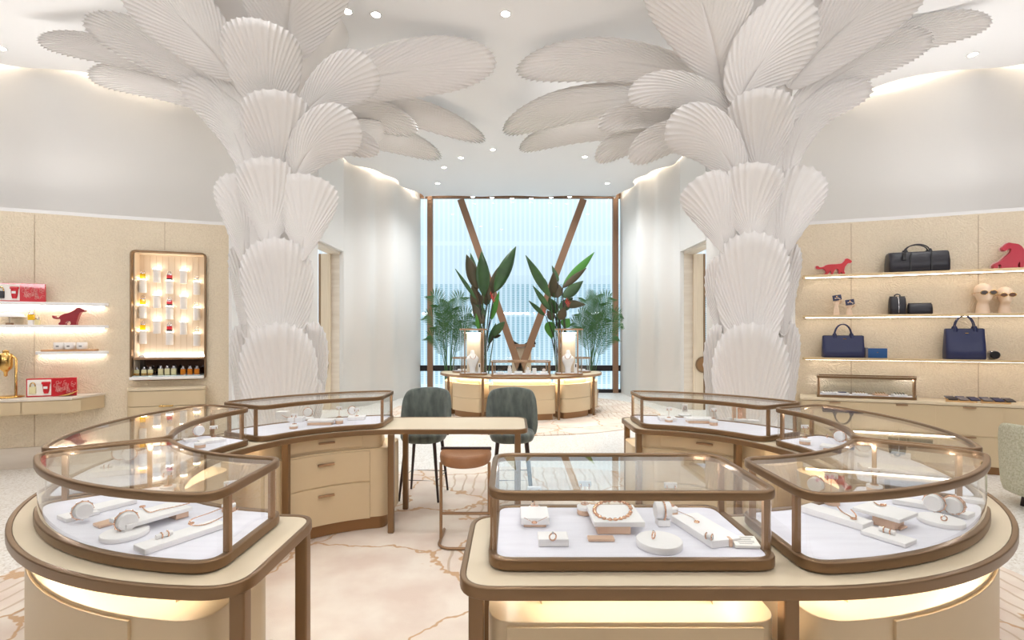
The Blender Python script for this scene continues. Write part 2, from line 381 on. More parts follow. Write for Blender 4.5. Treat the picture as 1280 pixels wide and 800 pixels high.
for sx, side in ((1, 'left'), (-1, 'right')):
    m = sheet([V2(p) for p in WA], 0, CAP, sx)
    b = sheet([V2(p) for p in (WB if sx > 0 else WBR)], 0, CAP, sx); m.add(b.v, b.f, True)
    t = sheet([Vector((-4.0, 9.95, 0)), Vector((-3.98, 11.4, 0))], DT, CAP, sx); m.add(t.v, t.f)
    struct(m.build('wall_'+side, PLASTER, solid=.12, thick_off=1))
    # door reveal: stone jambs and lintel, a veneer sliding leaf with a round pull
    dr = empty('door_1' if sx > 0 else 'door_2', (sx*-4.0, 10.65, 0)); struct(dr)
    j = MB(); j.box((sx*-.075, .79, DT/2), (.26, .09, DT)); j.build('jamb', STONE, dr, bevel=.004)
    j = MB(); j.box((sx*-.075, -.74, DT/2), (.26, .09, DT)); j.build('jamb', STONE, dr, bevel=.004)
    j = MB(); j.box((sx*-.075, .02, DT-.03), (.26, 1.5, .06)); j.build('lintel', STONE, dr, bevel=.004)
    j = MB(); j.box((sx*-.26, .70, DT/2-.03), (.22, .06, DT-.06)); lf = j.build('leaf', VENEER, dr, bevel=.003)
    j = MB(); j.box((sx*-.39, .70, DT/2-.03), (.045, .075, DT-.06)); j.build('edge_trim', BRONZE, dr, bevel=.003)
    pts = arc(.19, -90, 90, n=20); pts = [(sx*p[0], p[1]) for p in pts]
    j = MB(); j.prism(pts, 0, .02)
    h = j.build('pull_handle', BRONZE, dr); h.rotation_euler = (PI/2, 0, 0); h.location = (sx*-.375, .665, 1.03)
    pts = [(p[0]*.8, p[1]*.8) for p in pts]; j = MB(); j.prism(pts, .0, .006)
    h2 = j.build('pull_recess', TOE, h); h2.location = (0, 0, .0195)
ins = inset([(p.x, p.y) for p in WA]+[(p.x, p.y) for p in WB]+[(-p.x, p.y) for p in WB[::-1]]+[(-p.x, p.y) for p in WA[::-1]]+[(11.5, -4), (-11.5, -4)], 0)
wl = [(p.x, p.y) for p in WA]+[(p.x, p.y) for p in WB]; wlr = [(p.x, p.y) for p in WA]+[(p.x, p.y) for p in WBR]
def shifted(path, d0, amp, wl_):
    out = []; s = 0; n = len(path)
    for i in range(n):
        a = Vector(path[min(i+1, n-1)])-Vector(path[max(i-1, 0)]); a.normalize(); nn = Vector((a.y, -a.x))
        if i: s += (Vector(path[i])-Vector(path[i-1])).length
        d = d0+amp*math.sin(s*2*PI/wl_); out.append((path[i][0]+nn.x*d, path[i][1]+nn.y*d))
    return out
cl = shifted(wl, .26, .11, 1.9)
cl = cl[:-1]; clr = shifted(wlr, .26, .11, 1.9)[:-1]
endw = [(x, 14.35-.12*abs(math.sin((x+.9)*1.75))) for x in [-2.5+5.5*i/40 for i in range(41)]]
slab = cl+endw+[(-p[0], p[1]) for p in clr[::-1]]+[(11.3, -4), (-11.3, -4)]
m = MB(); m.prism(slab, CZ, CZ+.05); struct(m.build('ceiling', CEIL))
m = MB(); m.prism([(-12, -4), (12, -4), (12, 15), (-12, 15)], CAP, CAP+.1); struct(m.build('trim_2', CEIL))   # ceiling void above the coves
m = MB(); m.prism([(-14, -5), (14, -5), (14, 15.2), (-14, 15.2)], -.1, 0); struct(m.build('floor', TERR))
m = MB(); m.prism(arc(3.62, 0, 360, (0, 3.35), ry=3.05, n=96)[:-1], .0, .014); o = m.build('area_rug', CARPET)
tag(o, 'large oval blush carpet with bronze vein pattern under the front counters', 'carpet')
m = MB(); m.prism(arc(3.0, 0, 360, (.25, 11.25), ry=2.85, n=96)[:-1], .0, .014); o = m.build('area_rug', CARPET)
tag(o, 'round pale carpet under the far counter by the window', 'carpet')
# cove LED strips above the slab edges
for sx, side in ((1, 'left'), (-1, 'right')):
    path = shifted(wl if sx > 0 else wlr, .38, .08, 1.9); m = MB(); m.tube([(sx*p[0], p[1], CZ+.09) for p in path[2:-2:2]], .018, 5)
    o = m.build('cove_light_strip', LEDC); tag(o, 'warm cove light strip hidden above the ceiling edge along the %s wall' % side, 'light strip')
# window wall
wd = empty('window_1', (0, 14.72, 0)); struct(wd)
m = MB(); m.add([(-3, 0, .05), (3.5, 0, .05), (3.5, 0, 5.98), (-3, 0, 5.98)], [(0, 1, 2, 3)]); m.build('glass_pane', WGLASS, wd)
for x in (-2.44, 2.98-.0):
    pass
for px in (537.5, 769.5):
    m = MB(); m.box(((px-640)/F*14.6, -.08, 3.0), (.155, .16, 6.0)); m.build('mullion', FRAMEW, wd, bevel=.006)
m = MB(); m.box((.25, -.02, .72), (6.5, .05, .17)); m.build('dark_rail', DARKMET, wd, bevel=.004)
m = MB(); m.box((.25, -.04, .05), (6.5, .12, .1)); m.build('sill', DARKMET, wd, bevel=.004)
m = MB(); m.box((.25, -.0, 5.9), (6.5, .1, .3)); m.build('head_frame', FRAMEW, wd)
def beam(pa, pb, w, d, name, parent, y):
    a = P(*pa, y); b = P(*pb, y); dv = b-a; L = dv.length; m = MB(); m.box((0, 0, 0), (w, d, L)); o = m.build(name, FRAMEW, parent, bevel=.006)
    o.rotation_euler = (0, math.atan2(dv.x, dv.z), 0); o.location = Vector(((a+b)/2))-Vector((0, 14.72, 0)); return o
beam((576, 250), (660, 491), .20, .22, 'diagonal_brace', wd, 14.45)
beam((729, 250), (640, 491), .20, .22, 'diagonal_brace', wd, 14.45)
a = P(652, 432, 14.45); m = MB(); m.box((a.x, -.27, a.z), (.78, .16, .09)); m.build('crossbar', FRAMEW, wd, bevel=.005)
m = MB(); m.box((a.x, -.24, a.z-.45), (.56, .04, .8)); m.build('brace_infill', VENEER, wd, bevel=.004)
for s in (-1, 1):
    m = MB(); pts = [(0, 0), (.36, 0), (.05, .18)] if s < 0 else [(0, 0), (-.36, 0), (-.05, .18)]
    m.prism([(p[0]*1.0, p[1]) for p in pts], 0, .05); o = m.build('gusset', DARKMET, wd); o.rotation_euler = (PI/2, 0, 0); o.location = (a.x+s*.42, -.24, a.z+.04)
m = MB(); m.box((0, 0, 3.2), (9, .04, 8.4)); tag(m.build('building_facade', FACADE, loc=(0, 16.6, 0)), 'pale blue fritted glass building facade beyond the tall window', 'building')
for sx in (1, -1):
    m = MB(); m.box((sx*-6.6, 0, 2.3), (4.6, .04, 4.6)); struct(m.build('window_2' if sx > 0 else 'window_3', FACADE, loc=(0, 13.6, 0)))
# the rest of the room, behind the camera
m = MB(); m.box((0, -4.05, 3), (23.2, .1, 6.1)); struct(m.build('wall_back', DARKWALL))
for sx, side in ((1, 'west'), (-1, 'east')): m = MB(); m.box((sx*-11.55, .5, 3), (.1, 9.2, 6.1)); struct(m.build('wall_'+side, DARKWALL))
for i, x in enumerate((-8, -5, -2.2, 0, 2.2, 5, 8)):
    for y in (-2.5, -.3, 2.0, 4.2):
        light('SPOT', 'ceiling_spot', (x, y, CZ-.03), SPOTE*(.1 if y < 1 else 1), (.97, .985, 1), .12, spot=160, blend=1)  # unseen grid of lamps added overhead to even out the light, no fixtures
for x, y in ((-.8, 8), (1, 8), (-1.5, 10.5), (1.9, 10.5), (-6, 5.2), (6, 5.2), (-1.5, 12.8), (1.9, 12.8), (.2, 6.2)):
    light('SPOT', 'ceiling_spot', (x, y, CZ-.03), SPOTE*(3.4 if y > 7 else .9), (.97, .99, 1), .12, spot=140, blend=1)
# indirect light: uplights on the display walls; unseen back-wall ones added to brighten fronds
m = MB(); m.box((0, -3.75, 3.0), (20, .5, .06)); struct(m.build('added_uplight_ledge', PLASTER))  # unseen ledge, invented to carry the added uplights
for x in (-6.6, 0, 6.6): light('AREA', 'added_back_uplight', (x, -3.7, 3.1), FILL_UPE, (.96, .98, 1), 6.0, (math.radians(180-38), 0, 0), .35)  # area lamps added behind the camera to lift fronds and ceiling
for sx in (1, -1):
    for (xa, ya), (xb, yb) in (((-8.2, 6.1), (-6.5, 6.55)), ((-6.5, 6.55), (-5.2, 7.0)), ((-5.2, 7.0), (-4.1, 7.45))):
        L_ = math.hypot(xb-xa, yb-ya); light('AREA', 'ledge_uplight', (sx*(xa+xb)/2, (ya+yb)/2+.02, 3.42), LEDGE*L_, (1, .97, .93) if sx > 0 else (1, .99, .98), L_, (math.radians(180+25), 0, sx*math.atan2(yb-ya, xb-xa)), .2)
# downlights
DL = [(434, 14, 'left of the pair beside the left fronds'), (470, 18, 'right of the pair beside the left fronds'), (632, 17, 'centre ceiling, alone between both palm columns'),
      (821, 17, 'beside the tall upper frond of the right column'), (1, 60, 'at the far left ceiling edge'), (1216, 68, 'over the right wall shelves'),
      (576, 197, 'left of the two under the left frond tips'), (616, 187, 'right of the two under the left frond tips'), (731, 196, 'below the right column long fronds'),
      (555, 209, 'over the left end of the window, upper of two'), (547, 229, 'over the left end of the window, lower of two'), (759, 229, 'over the right end of the window'),
      (591, 246, 'first from left in the row at the window'), (615, 247, 'second from left in the row at the window'), (640, 248, 'third from left in the row at the window'),
      (664, 248, 'fourth from left in the row at the window'), (689, 247, 'fifth from left in the row at the window'), (712, 246, 'last on the right in the row at the window')]
def downlight(loc, label):
    r = empty('downlight', loc, 0, label, 'ceiling light', 'recessed ceiling downlights')
    m = MB(); m.lathe([(.075, 0), (.075, -.006), (.055, -.008), (.055, 0)], n=20); m.build('trim_ring', WHITEMETAL, r)
    m = MB(); m.lathe([(.052, -.001), (.052, -.006), (.03, -.007)], n=16); m.build('lens', LAMPE, r)
    return r
for px, py, t in DL:
    d = F*(CZ-E)/(HY-py); q = P(px, py, d); q.z = CZ; downlight(q, 'round white recessed downlight '+t)
# ---------------------------------------------------------------- palm columns
def frond_mb(base, ctrl, tip, hw_px, root, ribs, a=.75, b=3.0, m0=.55, cup=.12, amp=.0075, nh=None):
    B, K, T = Vector(base), Vector(ctrl), Vector(tip)
    K = 2*K - (B+T)/2                     # the curve passes through the given middle point
    mid = (B+2*K+T)/4
    if nh is None:
        tocam = (Vector((0, 0, E))-mid).normalized(); nh = tocam+Vector((0, 0, -.35)) if mid.z > 3.6 else tocam
    nh = Vector(nh).normalized(); tm = (T-B).normalized(); side = tm.cross(nh).normalized()
    def proj(v): return Vector((v.x/v.y*F, -(v.z-E)/v.y*F))
    p0 = proj(mid); ps = (proj(mid+side*.1)-p0)/.1; pt = (proj(mid+tm*.1)-p0); pt.normalize()
    perp = abs(ps.x*pt.y-ps.y*pt.x); W = hw_px/max(perp, 25)
    L = (T-B).length; fm = max((x/100)**a*(1-(x/100)**b)**.5 for x in range(101))
    ns = ribs*6; nt = 9; vs = []; fs = []
    root = Vector(root)
    for i in range(ns+1):
        s = -1+2*i/ns; c = 1-2*abs(math.sin(PI*ribs*s/2))**.8; xe = 1-abs(s)**1.75*.985; ye = W*(xe**a)*max(1-xe**b, 0)**.5/fm*(1 if s > 0 else -1)
        xm = m0*(1-abs(s))**1.15
        for j in range(nt+1):
            t = j/nt; tt = t*(1+.012*c) if j == nt else t
            x = xm+(xe-xm)*tt; y = ye*tt*(1.0)
            # ribs curve gently outwards
            x -= .06*math.sin(PI*t)*abs(s)*(xe-xm); x = max(x, 0)
            xc = min(x, 1.02)
            pos = B*(1-xc)**2+K*2*xc*(1-xc)+T*xc*xc; tg = ((K-B)*(1-xc)+(T-K)*xc).normalized()
            sd = tg.cross(nh); sd.normalize(); nn = sd.cross(tg)
            z = c*amp*min(1, t*5)*(.12+.88*t) - cup*W*(y/W)**2
            vs.append(pos+sd*y+nn*z-root)
    for i in range(ns):
        for j in range(nt):
            k = i*(nt+1)+j; fs.append((k, k+nt+1, k+nt+2, k+1))
    return vs, fs
def column(root_xy, fronds, label):
    rx, ry = root_xy; r = empty('palm_column', (rx, ry, 0), 0, label, 'column', 'sculpted palm columns')
    m = MB(); m.lathe([(.40, 0), (.38, .6), (.33, 1.5), (.33, 2.6), (.36, 3.4), (.42, 4.2), (.52, 4.9), (.7, 5.4), (.9, CZ)], n=40); m.build('trunk', FROND, r)
    for f in fronds:
        b, c, t, hw = f[:4]; kw = f[4] if len(f) > 4 else {}
        def pt(q):
            if isinstance(q[2], tuple): z = q[2][0]; return P(q[0], q[1], F*(z-E)/(HY-q[1]))
            return P(*q)
        B = pt(b); T = pt(t)
        if c is None:
            K = (B+T)/2; K.y += .10 if not kw.get('long') else 0
        else:
            K = P(c[0], c[1], c[2] if len(c) > 2 else (B.y+T.y)/2)
        kw = {k: v for k, v in kw.items() if k != 'long'}
        ribs = kw.pop('ribs', 15)
        vs, fs = frond_mb(B, K, T, hw, (rx, ry, 0), ribs, **kw)
        m = MB(); m.add(vs, fs, True); m.build('frond', FROND, r, solid=.007)
    return r
BIG = dict(a=.36, b=5, m0=.1, ribs=30, cup=.4)
FAN = dict(a=.48, b=5.5, m0=.18, ribs=26, cup=.35)
SID = dict(a=.5, b=5, m0=.2, ribs=22, cup=.2)
MID = dict(a=.62, b=4, m0=.42, ribs=30, cup=.15)
LNG = dict(a=.5, b=3.6, m0=.6, ribs=42, cup=.1)
def Z(z): return (z,)
LEFT = [
 ((345, 600, 5.85), None, (345, 404, 5.72), 50, BIG), ((343, 452, 5.92), None, (343, 297, 5.76), 47, BIG),
 ((306, 560, 6.25), None, (300, 405, 6.2), 18, SID), ((382, 560, 6.25), None, (392, 402, 6.2), 18, SID),
 ((308, 425, 6.2), None, (297, 304, 6.15), 18, SID), ((378, 560, 6.1), None, (383, 470, 6.1), 20, SID),
 ((378, 326, 6.02), (382, 270, 6.0), (387, 218, 5.9), 40, dict(SID, ribs=24, a=.75)), ((306, 330, 6.1), (302, 270, 6.05), (283, 217, 5.95), 27, SID),
 ((334, 312, 5.86), None, (327, 196, 5.6), 37, dict(FAN, a=.72)),
 ((343, 234, 6.0), None, (343, 112, 5.35), 45, dict(FAN, a=.58, b=4)),
 ((312, 235, 6.1), (283, 150, 6.0), (224, 113, 5.95), 26, MID), ((366, 232, 6.0), (395, 180, 5.85), (450, 156, 5.7), 37, MID),
 ((340, 150, 5.85), (330, 84, 5.4), (325, 24, 5.05), 50, dict(FAN, ribs=30, a=.42, b=2.4)), ((372, 150, 5.95), (415, 112, 5.75), (471, 84, 5.55), 35, MID),
 ((378, 125, 6.35), (490, 92, 6.45), (620, 78, Z(5.38)), 38, LNG),
 ((355, 90, 6.0), (362, 10, 5.45), (372, -75, Z(5.45)), 74, dict(LNG, a=.7)),
 ((296, 100, 5.8), (235, 32, 5.3), (150, -50, Z(5.45)), 46, LNG),
 ((305, 135, 6.0), (212, 72, 5.85), (104, 32, Z(5.32)), 27, LNG), ((270, 112, 6.3), (150, 68, 6.25), (48, 54, Z(5.42)), 17, LNG),
 ((290, 150, 6.4), (205, 108, 6.5), (111, 98, Z(5.25)), 20, LNG),
 ((372, 165, 6.5), (440, 140, 7.3), (522, 166, Z(5.05)), 22, LNG), ((390, 140, 6.8), (490, 135, 7.8), (606, 176, Z(5.35)), 19, LNG),
 ((385, 190, 6.8), (455, 168, 7.6), (551, 198, Z(5.12)), 19, LNG), ((372, 205, 6.5), (410, 175, 6.7), (474, 190, 6.9), 20, MID),
 ((330, 100, 6.2), (270, 20, 6.0), (225, -60, Z(5.5)), 40, LNG),
]
RIGHT = [
 ((942, 600, 5.85), None, (941, 404, 5.72), 50, BIG), ((943, 450, 5.92), None, (943, 290, 5.76), 49, BIG),
 ((982, 560, 6.25), None, (988, 402, 6.2), 18, SID), ((902, 560, 6.25), None, (897, 405, 6.2), 16, SID),
 ((980, 420, 6.2), None, (991, 303, 6.15), 18, SID), ((905, 425, 6.2), None, (898, 320, 6.1), 16, SID),
 ((910, 322, 6.05), (893, 266, 6.0), (871, 222, 5.9), 36, dict(SID, ribs=24, a=.75)), ((978, 328, 6.05), (988, 268, 6.02), (1016, 209, 5.92), 34, dict(SID, ribs=24, a=.75)),
 ((941, 308, 5.86), None, (947, 203, 5.6), 38, dict(FAN, a=.72)),
 ((951, 232, 6.0), None, (955, 110, 5.35), 44, dict(FAN, a=.58, b=4)),
 ((928, 245, 6.0), (893, 180, 5.85), (832, 160, 5.7), 38, MID), ((985, 235, 6.15), (1012, 150, 6.15), (1091, 115, 6.2), 22, MID),
 ((922, 132, 5.75), (962, 66, 5.35), (1022, 12, 5.05), 47, dict(MID, ribs=30, a=.42, b=2.8)),
 ((905, 115, 5.9), (884, 25, 5.35), (850, -80, Z(5.45)), 70, dict(LNG, a=.7)),
 ((915, 122, 6.3), (785, 78, 6.4), (646, 90, Z(5.38)), 29, LNG), ((925, 150, 5.95), (862, 116, 5.8), (785, 120, 5.75), 25, MID),
 ((880, 135, 6.6), (740, 128, 7.1), (630, 166, Z(5.3)), 24, LNG), ((880, 180, 6.9), (750, 160, 7.5), (650, 188, Z(5.2)), 18, LNG),
 ((900, 165, 6.4), (822, 143, 6.5), (748, 160, 6.6), 19, MID), ((890, 180, 6.6), (815, 165, 6.8), (745, 202, 7.2), 20, LNG),
 ((918, 190, 6.2), (850, 170, 6.3), (788, 203, 6.6), 22, MID),
 ((985, 110, 5.95), (1055, 35, 5.6), (1165, -45, Z(5.45)), 44, LNG), ((975, 145, 6.2), (1105, 60, 6.35), (1240, 29, Z(5.42)), 20, LNG),
 ((975, 155, 6.1), (1065, 85, 6.1), (1166, 54, Z(5.25)), 25, LNG), ((950, 100, 6.2), (965, 20, 6.0), (990, -60, Z(5.5)), 42, LNG),
]
column((-3.05, 6.4), LEFT, 'white palm-like column of pleated fronds behind the left counter')
column((3.05, 6.4), RIGHT, 'white palm-like column of pleated fronds behind the right counter')
# ---------------------------------------------------------------- ring counters with glass cases
CT = .905; RI, RO = 1.0, 1.66
def cut_arc(R, xc, top):
    a = math.degrees(math.acos(max(-1, min(1, xc/R)))); return a if top else 360-a
def sector(R0, R1, a0=None, a1=None, bot=None, top=None):
    """annular sector running clockwise from the bottom end to the top end; bot/top = x of a straight cut"""
    b0, b1 = (cut_arc(R0, bot, False), cut_arc(R1, bot, False)) if bot is not None else (a0, a0)
    t0, t1 = (cut_arc(R0, top, True), cut_arc(R1, top, True)) if top is not None else (a1, a1)
    o = arc(R1, b1, t1); i = arc(R0, t0, b0); return [o, [o[-1], i[0]], i, [i[-1], o[0]]]
def mir(segs, sx): return [[(sx*x, y) for x, y in s] for s in segs]
def cen(pts): return (sum(p[0] for p in pts)/len(pts), sum(p[1] for p in pts)/len(pts))
def shift(pts, c): return [(p[0]-c[0], p[1]-c[1]) for p in pts]
def leg(x, y, h, parent, w=.052, z0=0):
    m = MB(); m.prism([(x-w/2, y-w/2), (x+w/2, y-w/2), (x+w/2, y+w/2), (x-w/2, y+w/2)], z0, h); m.build('leg', BRONZE, parent, bevel=.008)
def counter(c, sx, xt, xb, legs, label, n0=.014):
    r = empty('display_counter', (c[0], c[1], 0), 0, label, 'counter', 'ring-shaped display counters')
    if xt > 0: o_top = [(xt, RO)]; i_top = [(xt, RI)]; at = 90
    else: o_top = []; i_top = []; at = None
    ao = 90 if xt > 0 else cut_arc(RO, xt, True); ai = 90 if xt > 0 else cut_arc(RI, xt, True)
    o = [(xb, -RO)]+arc(RO, 270, ao)+o_top; i = i_top+arc(RI, ai, 270)+[(xb, -RI)]
    segs = mir([o, [o[-1], i[0]], i, [i[-1], o[0]]], sx); pts = fillet(segs, .13, 8)
    if area(pts) < 0: pts = pts[::-1]
    m = MB(); m.ring(pts, .022, CT-.042, CT); m.build('edge_band', BRONZE, r, bevel=.005)
    q = offset(pts, .0225); m = MB(); m.prism(q, CT-.040, CT-.004); m.build('leather_top', CREAM, r)
    m = MB(); m.ring(offset(pts, .22), .03, CT-.06, CT-.0455); m.build('under_frame', BRONZE, r)
    for x, y in legs: leg(sx*x, y, CT-.041, r, z0=n0)
    return r
CLX, CRX, CY = -.95, .95, 3.25
counter((CLX, CY), 1, 1.09, .08, [(.035, -1.58), (.035, -1.08), (-.09, .99+.03), (-.09, 1.60), (-.83, .66), (1.0, 1.05), (1.0, 1.60), (-1.60, .02)],
        'curved cream counter at left with a straight desk end behind the leather stool')
counter((CRX, CY), -1, -.11, 1.13, [(.02, -1.58), (1.07, -1.57), (1.07, -1.10), (-.15, 1.06), (-.17, 1.58), (-.83, .66), (-1.60, .02), (.02, -1.07)],
        'curved cream counter at right carrying four glass cases')
FR_T = CT+.275
def dist_along(pts, i, d):
    n = len(pts)
    while d > 0:
        a = Vector(pts[i % n]); b = Vector(pts[(i+1) % n]); l = (b-a).length
        if l > d: return a.lerp(b, d/l)
        d -= l; i += 1
    return Vector(pts[i % n])
def glass_case(c, pts, posts, label, zb=CT, h=.275, name='glass_display_case', group=None, fr=.032, band=.034, base=.04, led=True, padm=PAD, frm=BRONZE):
    cc = cen(pts); r = empty(name, (c[0]+cc[0], c[1]+cc[1], zb), 0, label, 'display case', group)
    p = shift(pts, cc)
    if area(p) < 0: p = p[::-1]
    m = MB(); m.ring(p, .03, .0, base); m.build('base_frame', frm, r, bevel=.006)
    m = MB(); m.prism(offset(p, .031), .002, base-.006); m.build('display_pad', padm, r)
    m = MB(); m.ring(p, fr*.75, h-band, h); m.build('top_frame', frm, r, bevel=.007)
    m = MB(); m.wallring(offset(p, .012), base-.01, h-band+.01); m.build('side_glass', GLASS, r)
    m = MB(); m.prism(offset(p, fr*.75), h-.016, h-.008); m.build('top_glass', GLASSTOP, r)
    for q in posts:
        qx, qy = q[0]-cc[0], q[1]-cc[1]; best = min(p, key=lambda t: (t[0]-qx)**2+(t[1]-qy)**2)
        i = p.index(best); t = Vector(p[(i+1) % len(p)])-Vector(p[i-1]); t.normalize(); nn = Vector((-t.y, t.x))
        pos = Vector(best)+nn*.018; m = MB(); m.box((pos.x, pos.y, (base+h-band)/2-.003), (.02, .022, h-band-base+.02), math.atan2(t.y, t.x)); m.build('post', BRONZE_L if frm is BRONZE else frm, r)
        if frm is BRONZE: v = Vector((pos.x, pos.y)); v = v-v.normalized()*.045; light('POINT', 'case_spot', (c[0]+cc[0]+v.x, c[1]+cc[1]+v.y, zb+h-band-.006), .32, (1, .97, 1), .002)
    return r, p, cc
def seg_case(cx, sx, args, label, posts_at):
    segs = mir(sector(1.05, 1.575, **args), sx); pts = fillet(segs, .10, 8)
    corners = [segs[0][0], segs[0][-1], segs[2][0], segs[2][-1]]
    posts = []
    for ci, (ta, tr) in posts_at: pass
    for k, cn in enumerate(corners):
        v = Vector(cn)
        # post just round the corner, on the straight end
        other = Vector(corners[{0: 3, 1: 2, 2: 1, 3: 0}[k]]); posts.append(v+(other-v).normalized()*.11)
    return glass_case((cx, CY), pts, posts, label)
for cx, sx, side, oth in ((CLX, 1, 'left', 'right'), (CRX, -1, 'right', 'left')):
    b0 = -.05 if sx > 0 else .0-.05
    seg_case(cx, sx, dict(bot=b0, a1=217.5), 'large curved glass jewellery case nearest the camera on the %s counter' % side, [])
    seg_case(cx, sx, dict(a0=216.2, a1=156.5), 'middle curved glass jewellery case on the %s counter, between the near and far ones' % side, [])
    seg_case(cx, sx, dict(a0=152.5, top=-.18), 'farthest curved glass jewellery case on the %s counter, before the palm column' % side, [])
pts = rrect(1.02, .565, .09, (.425-CRX, 1.985-CY))
glass_case((CRX, CY), pts, [(-.08-CRX+.02, 1.79-CY), (.935-CRX, 1.80-CY), (.935-CRX, 2.17-CY), (-.085-CRX, 2.17-CY)], 'rectangular glass jewellery case at the front centre, rounded corners')
# storage cabinets under the counters
def prism_part(pts, z0, z1, name, m_, parent, bev=.004):
    m = MB(); m.prism(pts, z0, z1); return m.build(name, m_, parent, bevel=bev)
def cabinet(c, pts, label, fronts, h=.74, toe=.1, neck=True, tab=None, body=TAN, ledz=None, frontmat=None):
    cc = cen(pts); r = empty('storage_cabinet', (c[0]+cc[0], c[1]+cc[1], .014), 0, label, 'cabinet', 'lacquered storage cabinets under the counters')
    p = shift(pts, cc); p = p if area(p) > 0 else p[::-1]
    prism_part(p, toe, h, 'body', body, r)
    prism_part(offset(p, .05), 0, toe+.002, 'plinth', TOE, r)
    if neck:
        prism_part(offset(p, .19), h-.002, CT-.047-.014, 'neck', body, r)
        m = MB(); m.ring(offset(p, .075), .012, CT-.062, CT-.0565); m.build('light_strip', LEDCAB, r)
    fr = [([(x-cc[0], y-cc[1]) for x, y in f[0]], *f[1:]) for f in fronts]
    for path, z0, z1, nm, hd in fr:
        # thin curved front following the body face
        P_ = [Vector(q) for q in path]; n = len(P_); out = []
        for i in range(n):
            a = P_[min(i+1, n-1)]-P_[max(i-1, 0)]; a.normalize(); out.append((P_[i]+Vector((a.y, -a.x))*.011, P_[i]-Vector((a.y, -a.x))*.004))
        poly = [tuple(o[0]) for o in out]+[tuple(o[1]) for o in out[::-1]]
        d = prism_part(poly, z0, z1, nm, frontmat or TANR, r, .003)
        if hd is not None:
            k = P_[n//2]; a = (P_[n//2+1]-P_[n//2-1]).normalized(); q = k+Vector((a.y, -a.x))*.022
            mb = MB(); mb.box((q.x, q.y, hd), (.13, .03, .018), math.atan2(a.y, a.x)); mb.build('handle', BRONZE_L, d, bevel=.004)
    return r
def csec(sx, R0, R1, **k): return fillet(mir(sector(R0, R1, **k), sx), .12, 6)
def apath(R, a0, a1, sx, out=True):
    # point order so that the (a.y,-a.x) normal leaves the body
    p = [(sx*x, y) for x, y in arc(R, a0, a1)]
    v = Vector(p[1])-Vector(p[0]); nn = Vector((v.y, -v.x)); o = Vector(p[0])
    if (nn.dot(o) > 0) != out: p = p[::-1]
    return p
for cx, sx, side in ((CLX, 1, 'left'), (CRX, -1, 'right')):
    cabinet((cx, CY), csec(sx, 1.12, 1.59, bot=-.07, a1=216), 'curved beige cabinet under the near end of the %s counter' % side,
            [(apath(1.59, 218, 257, sx), .112, .728, 'door', None)])
    cabinet((cx, CY), csec(sx, 1.10, 1.59, a0=208, a1=163), 'curved beige cabinet under the middle of the %s counter' % side,
            [(apath(1.59, 205, 166, sx), .112, .728, 'door', None)])
    r = cabinet((cx, CY), csec(sx, 1.09, 1.53, a0=155, top=-.12), 'curved beige drawer cabinet under the far end of the %s counter' % side,
            [(apath(1.09, 143, 105, sx, False), .44, .70, 'drawer', .62), (apath(1.09, 143, 105, sx, False), .115, .43, 'drawer', .36)], toe=.12, neck=False, h=.715)
    pts = fillet(mir(sector(1.12, 1.5, a0=150, a1=100), sx), .06, 4); cc = cen(csec(sx, 1.09, 1.53, a0=155, top=-.12)); p = shift(pts, cc)
    t = prism_part(p, .70, CT-.057, 'top_drawer_box', TAN, r)
    pa = [(x-cc[0], y-cc[1]) for x, y in apath(1.115, 142, 108, sx, False)]; P_ = [Vector(q) for q in pa]; out = []
    for i in range(len(P_)):
        a = P_[min(i+1, len(P_)-1)]-P_[max(i-1, 0)]; a.normalize(); out.append((P_[i]+Vector((a.y, -a.x))*.012, P_[i]))
    dd = prism_part([tuple(o[0]) for o in out]+[tuple(o[1]) for o in out[::-1]], .735, CT-.075, 'drawer', TANR, r, .003)
    k = P_[len(P_)//2]; a = (P_[len(P_)//2+1]-P_[len(P_)//2-1]).normalized(); q = k+Vector((a.y, -a.x))*.022
    mb = MB(); mb.box((q.x, q.y, .795), (.13, .03, .016), math.atan2(a.y, a.x)); mb.build('handle', BRONZE_L, dd, bevel=.004)
    m = MB(); m.ring(inset(fillet(mir(sector(1.09, 1.53, a0=155, top=-.12), sx), .06, 4), .05), .01, .0, .008)
    q = shift(fillet(mir(sector(1.11, 1.5, a0=154, top=-.14), sx), .06, 4), cc); m = MB(); m.ring(offset(q if area(q) > 0 else q[::-1], .09), .012, CT-.062, CT-.054); m.build('light_strip', LEDCAB, r)
pts = rrect(.99, .45, .10, (.412-CRX, 1.888-CY))
cabinet((CRX, CY), pts, 'straight beige cabinet under the rectangular glass case', [([(.412-.43-CRX, 1.663-CY), (.412-CRX, 1.663-CY), (.412+.43-CRX, 1.663-CY)], .112, .728, 'door', None)])

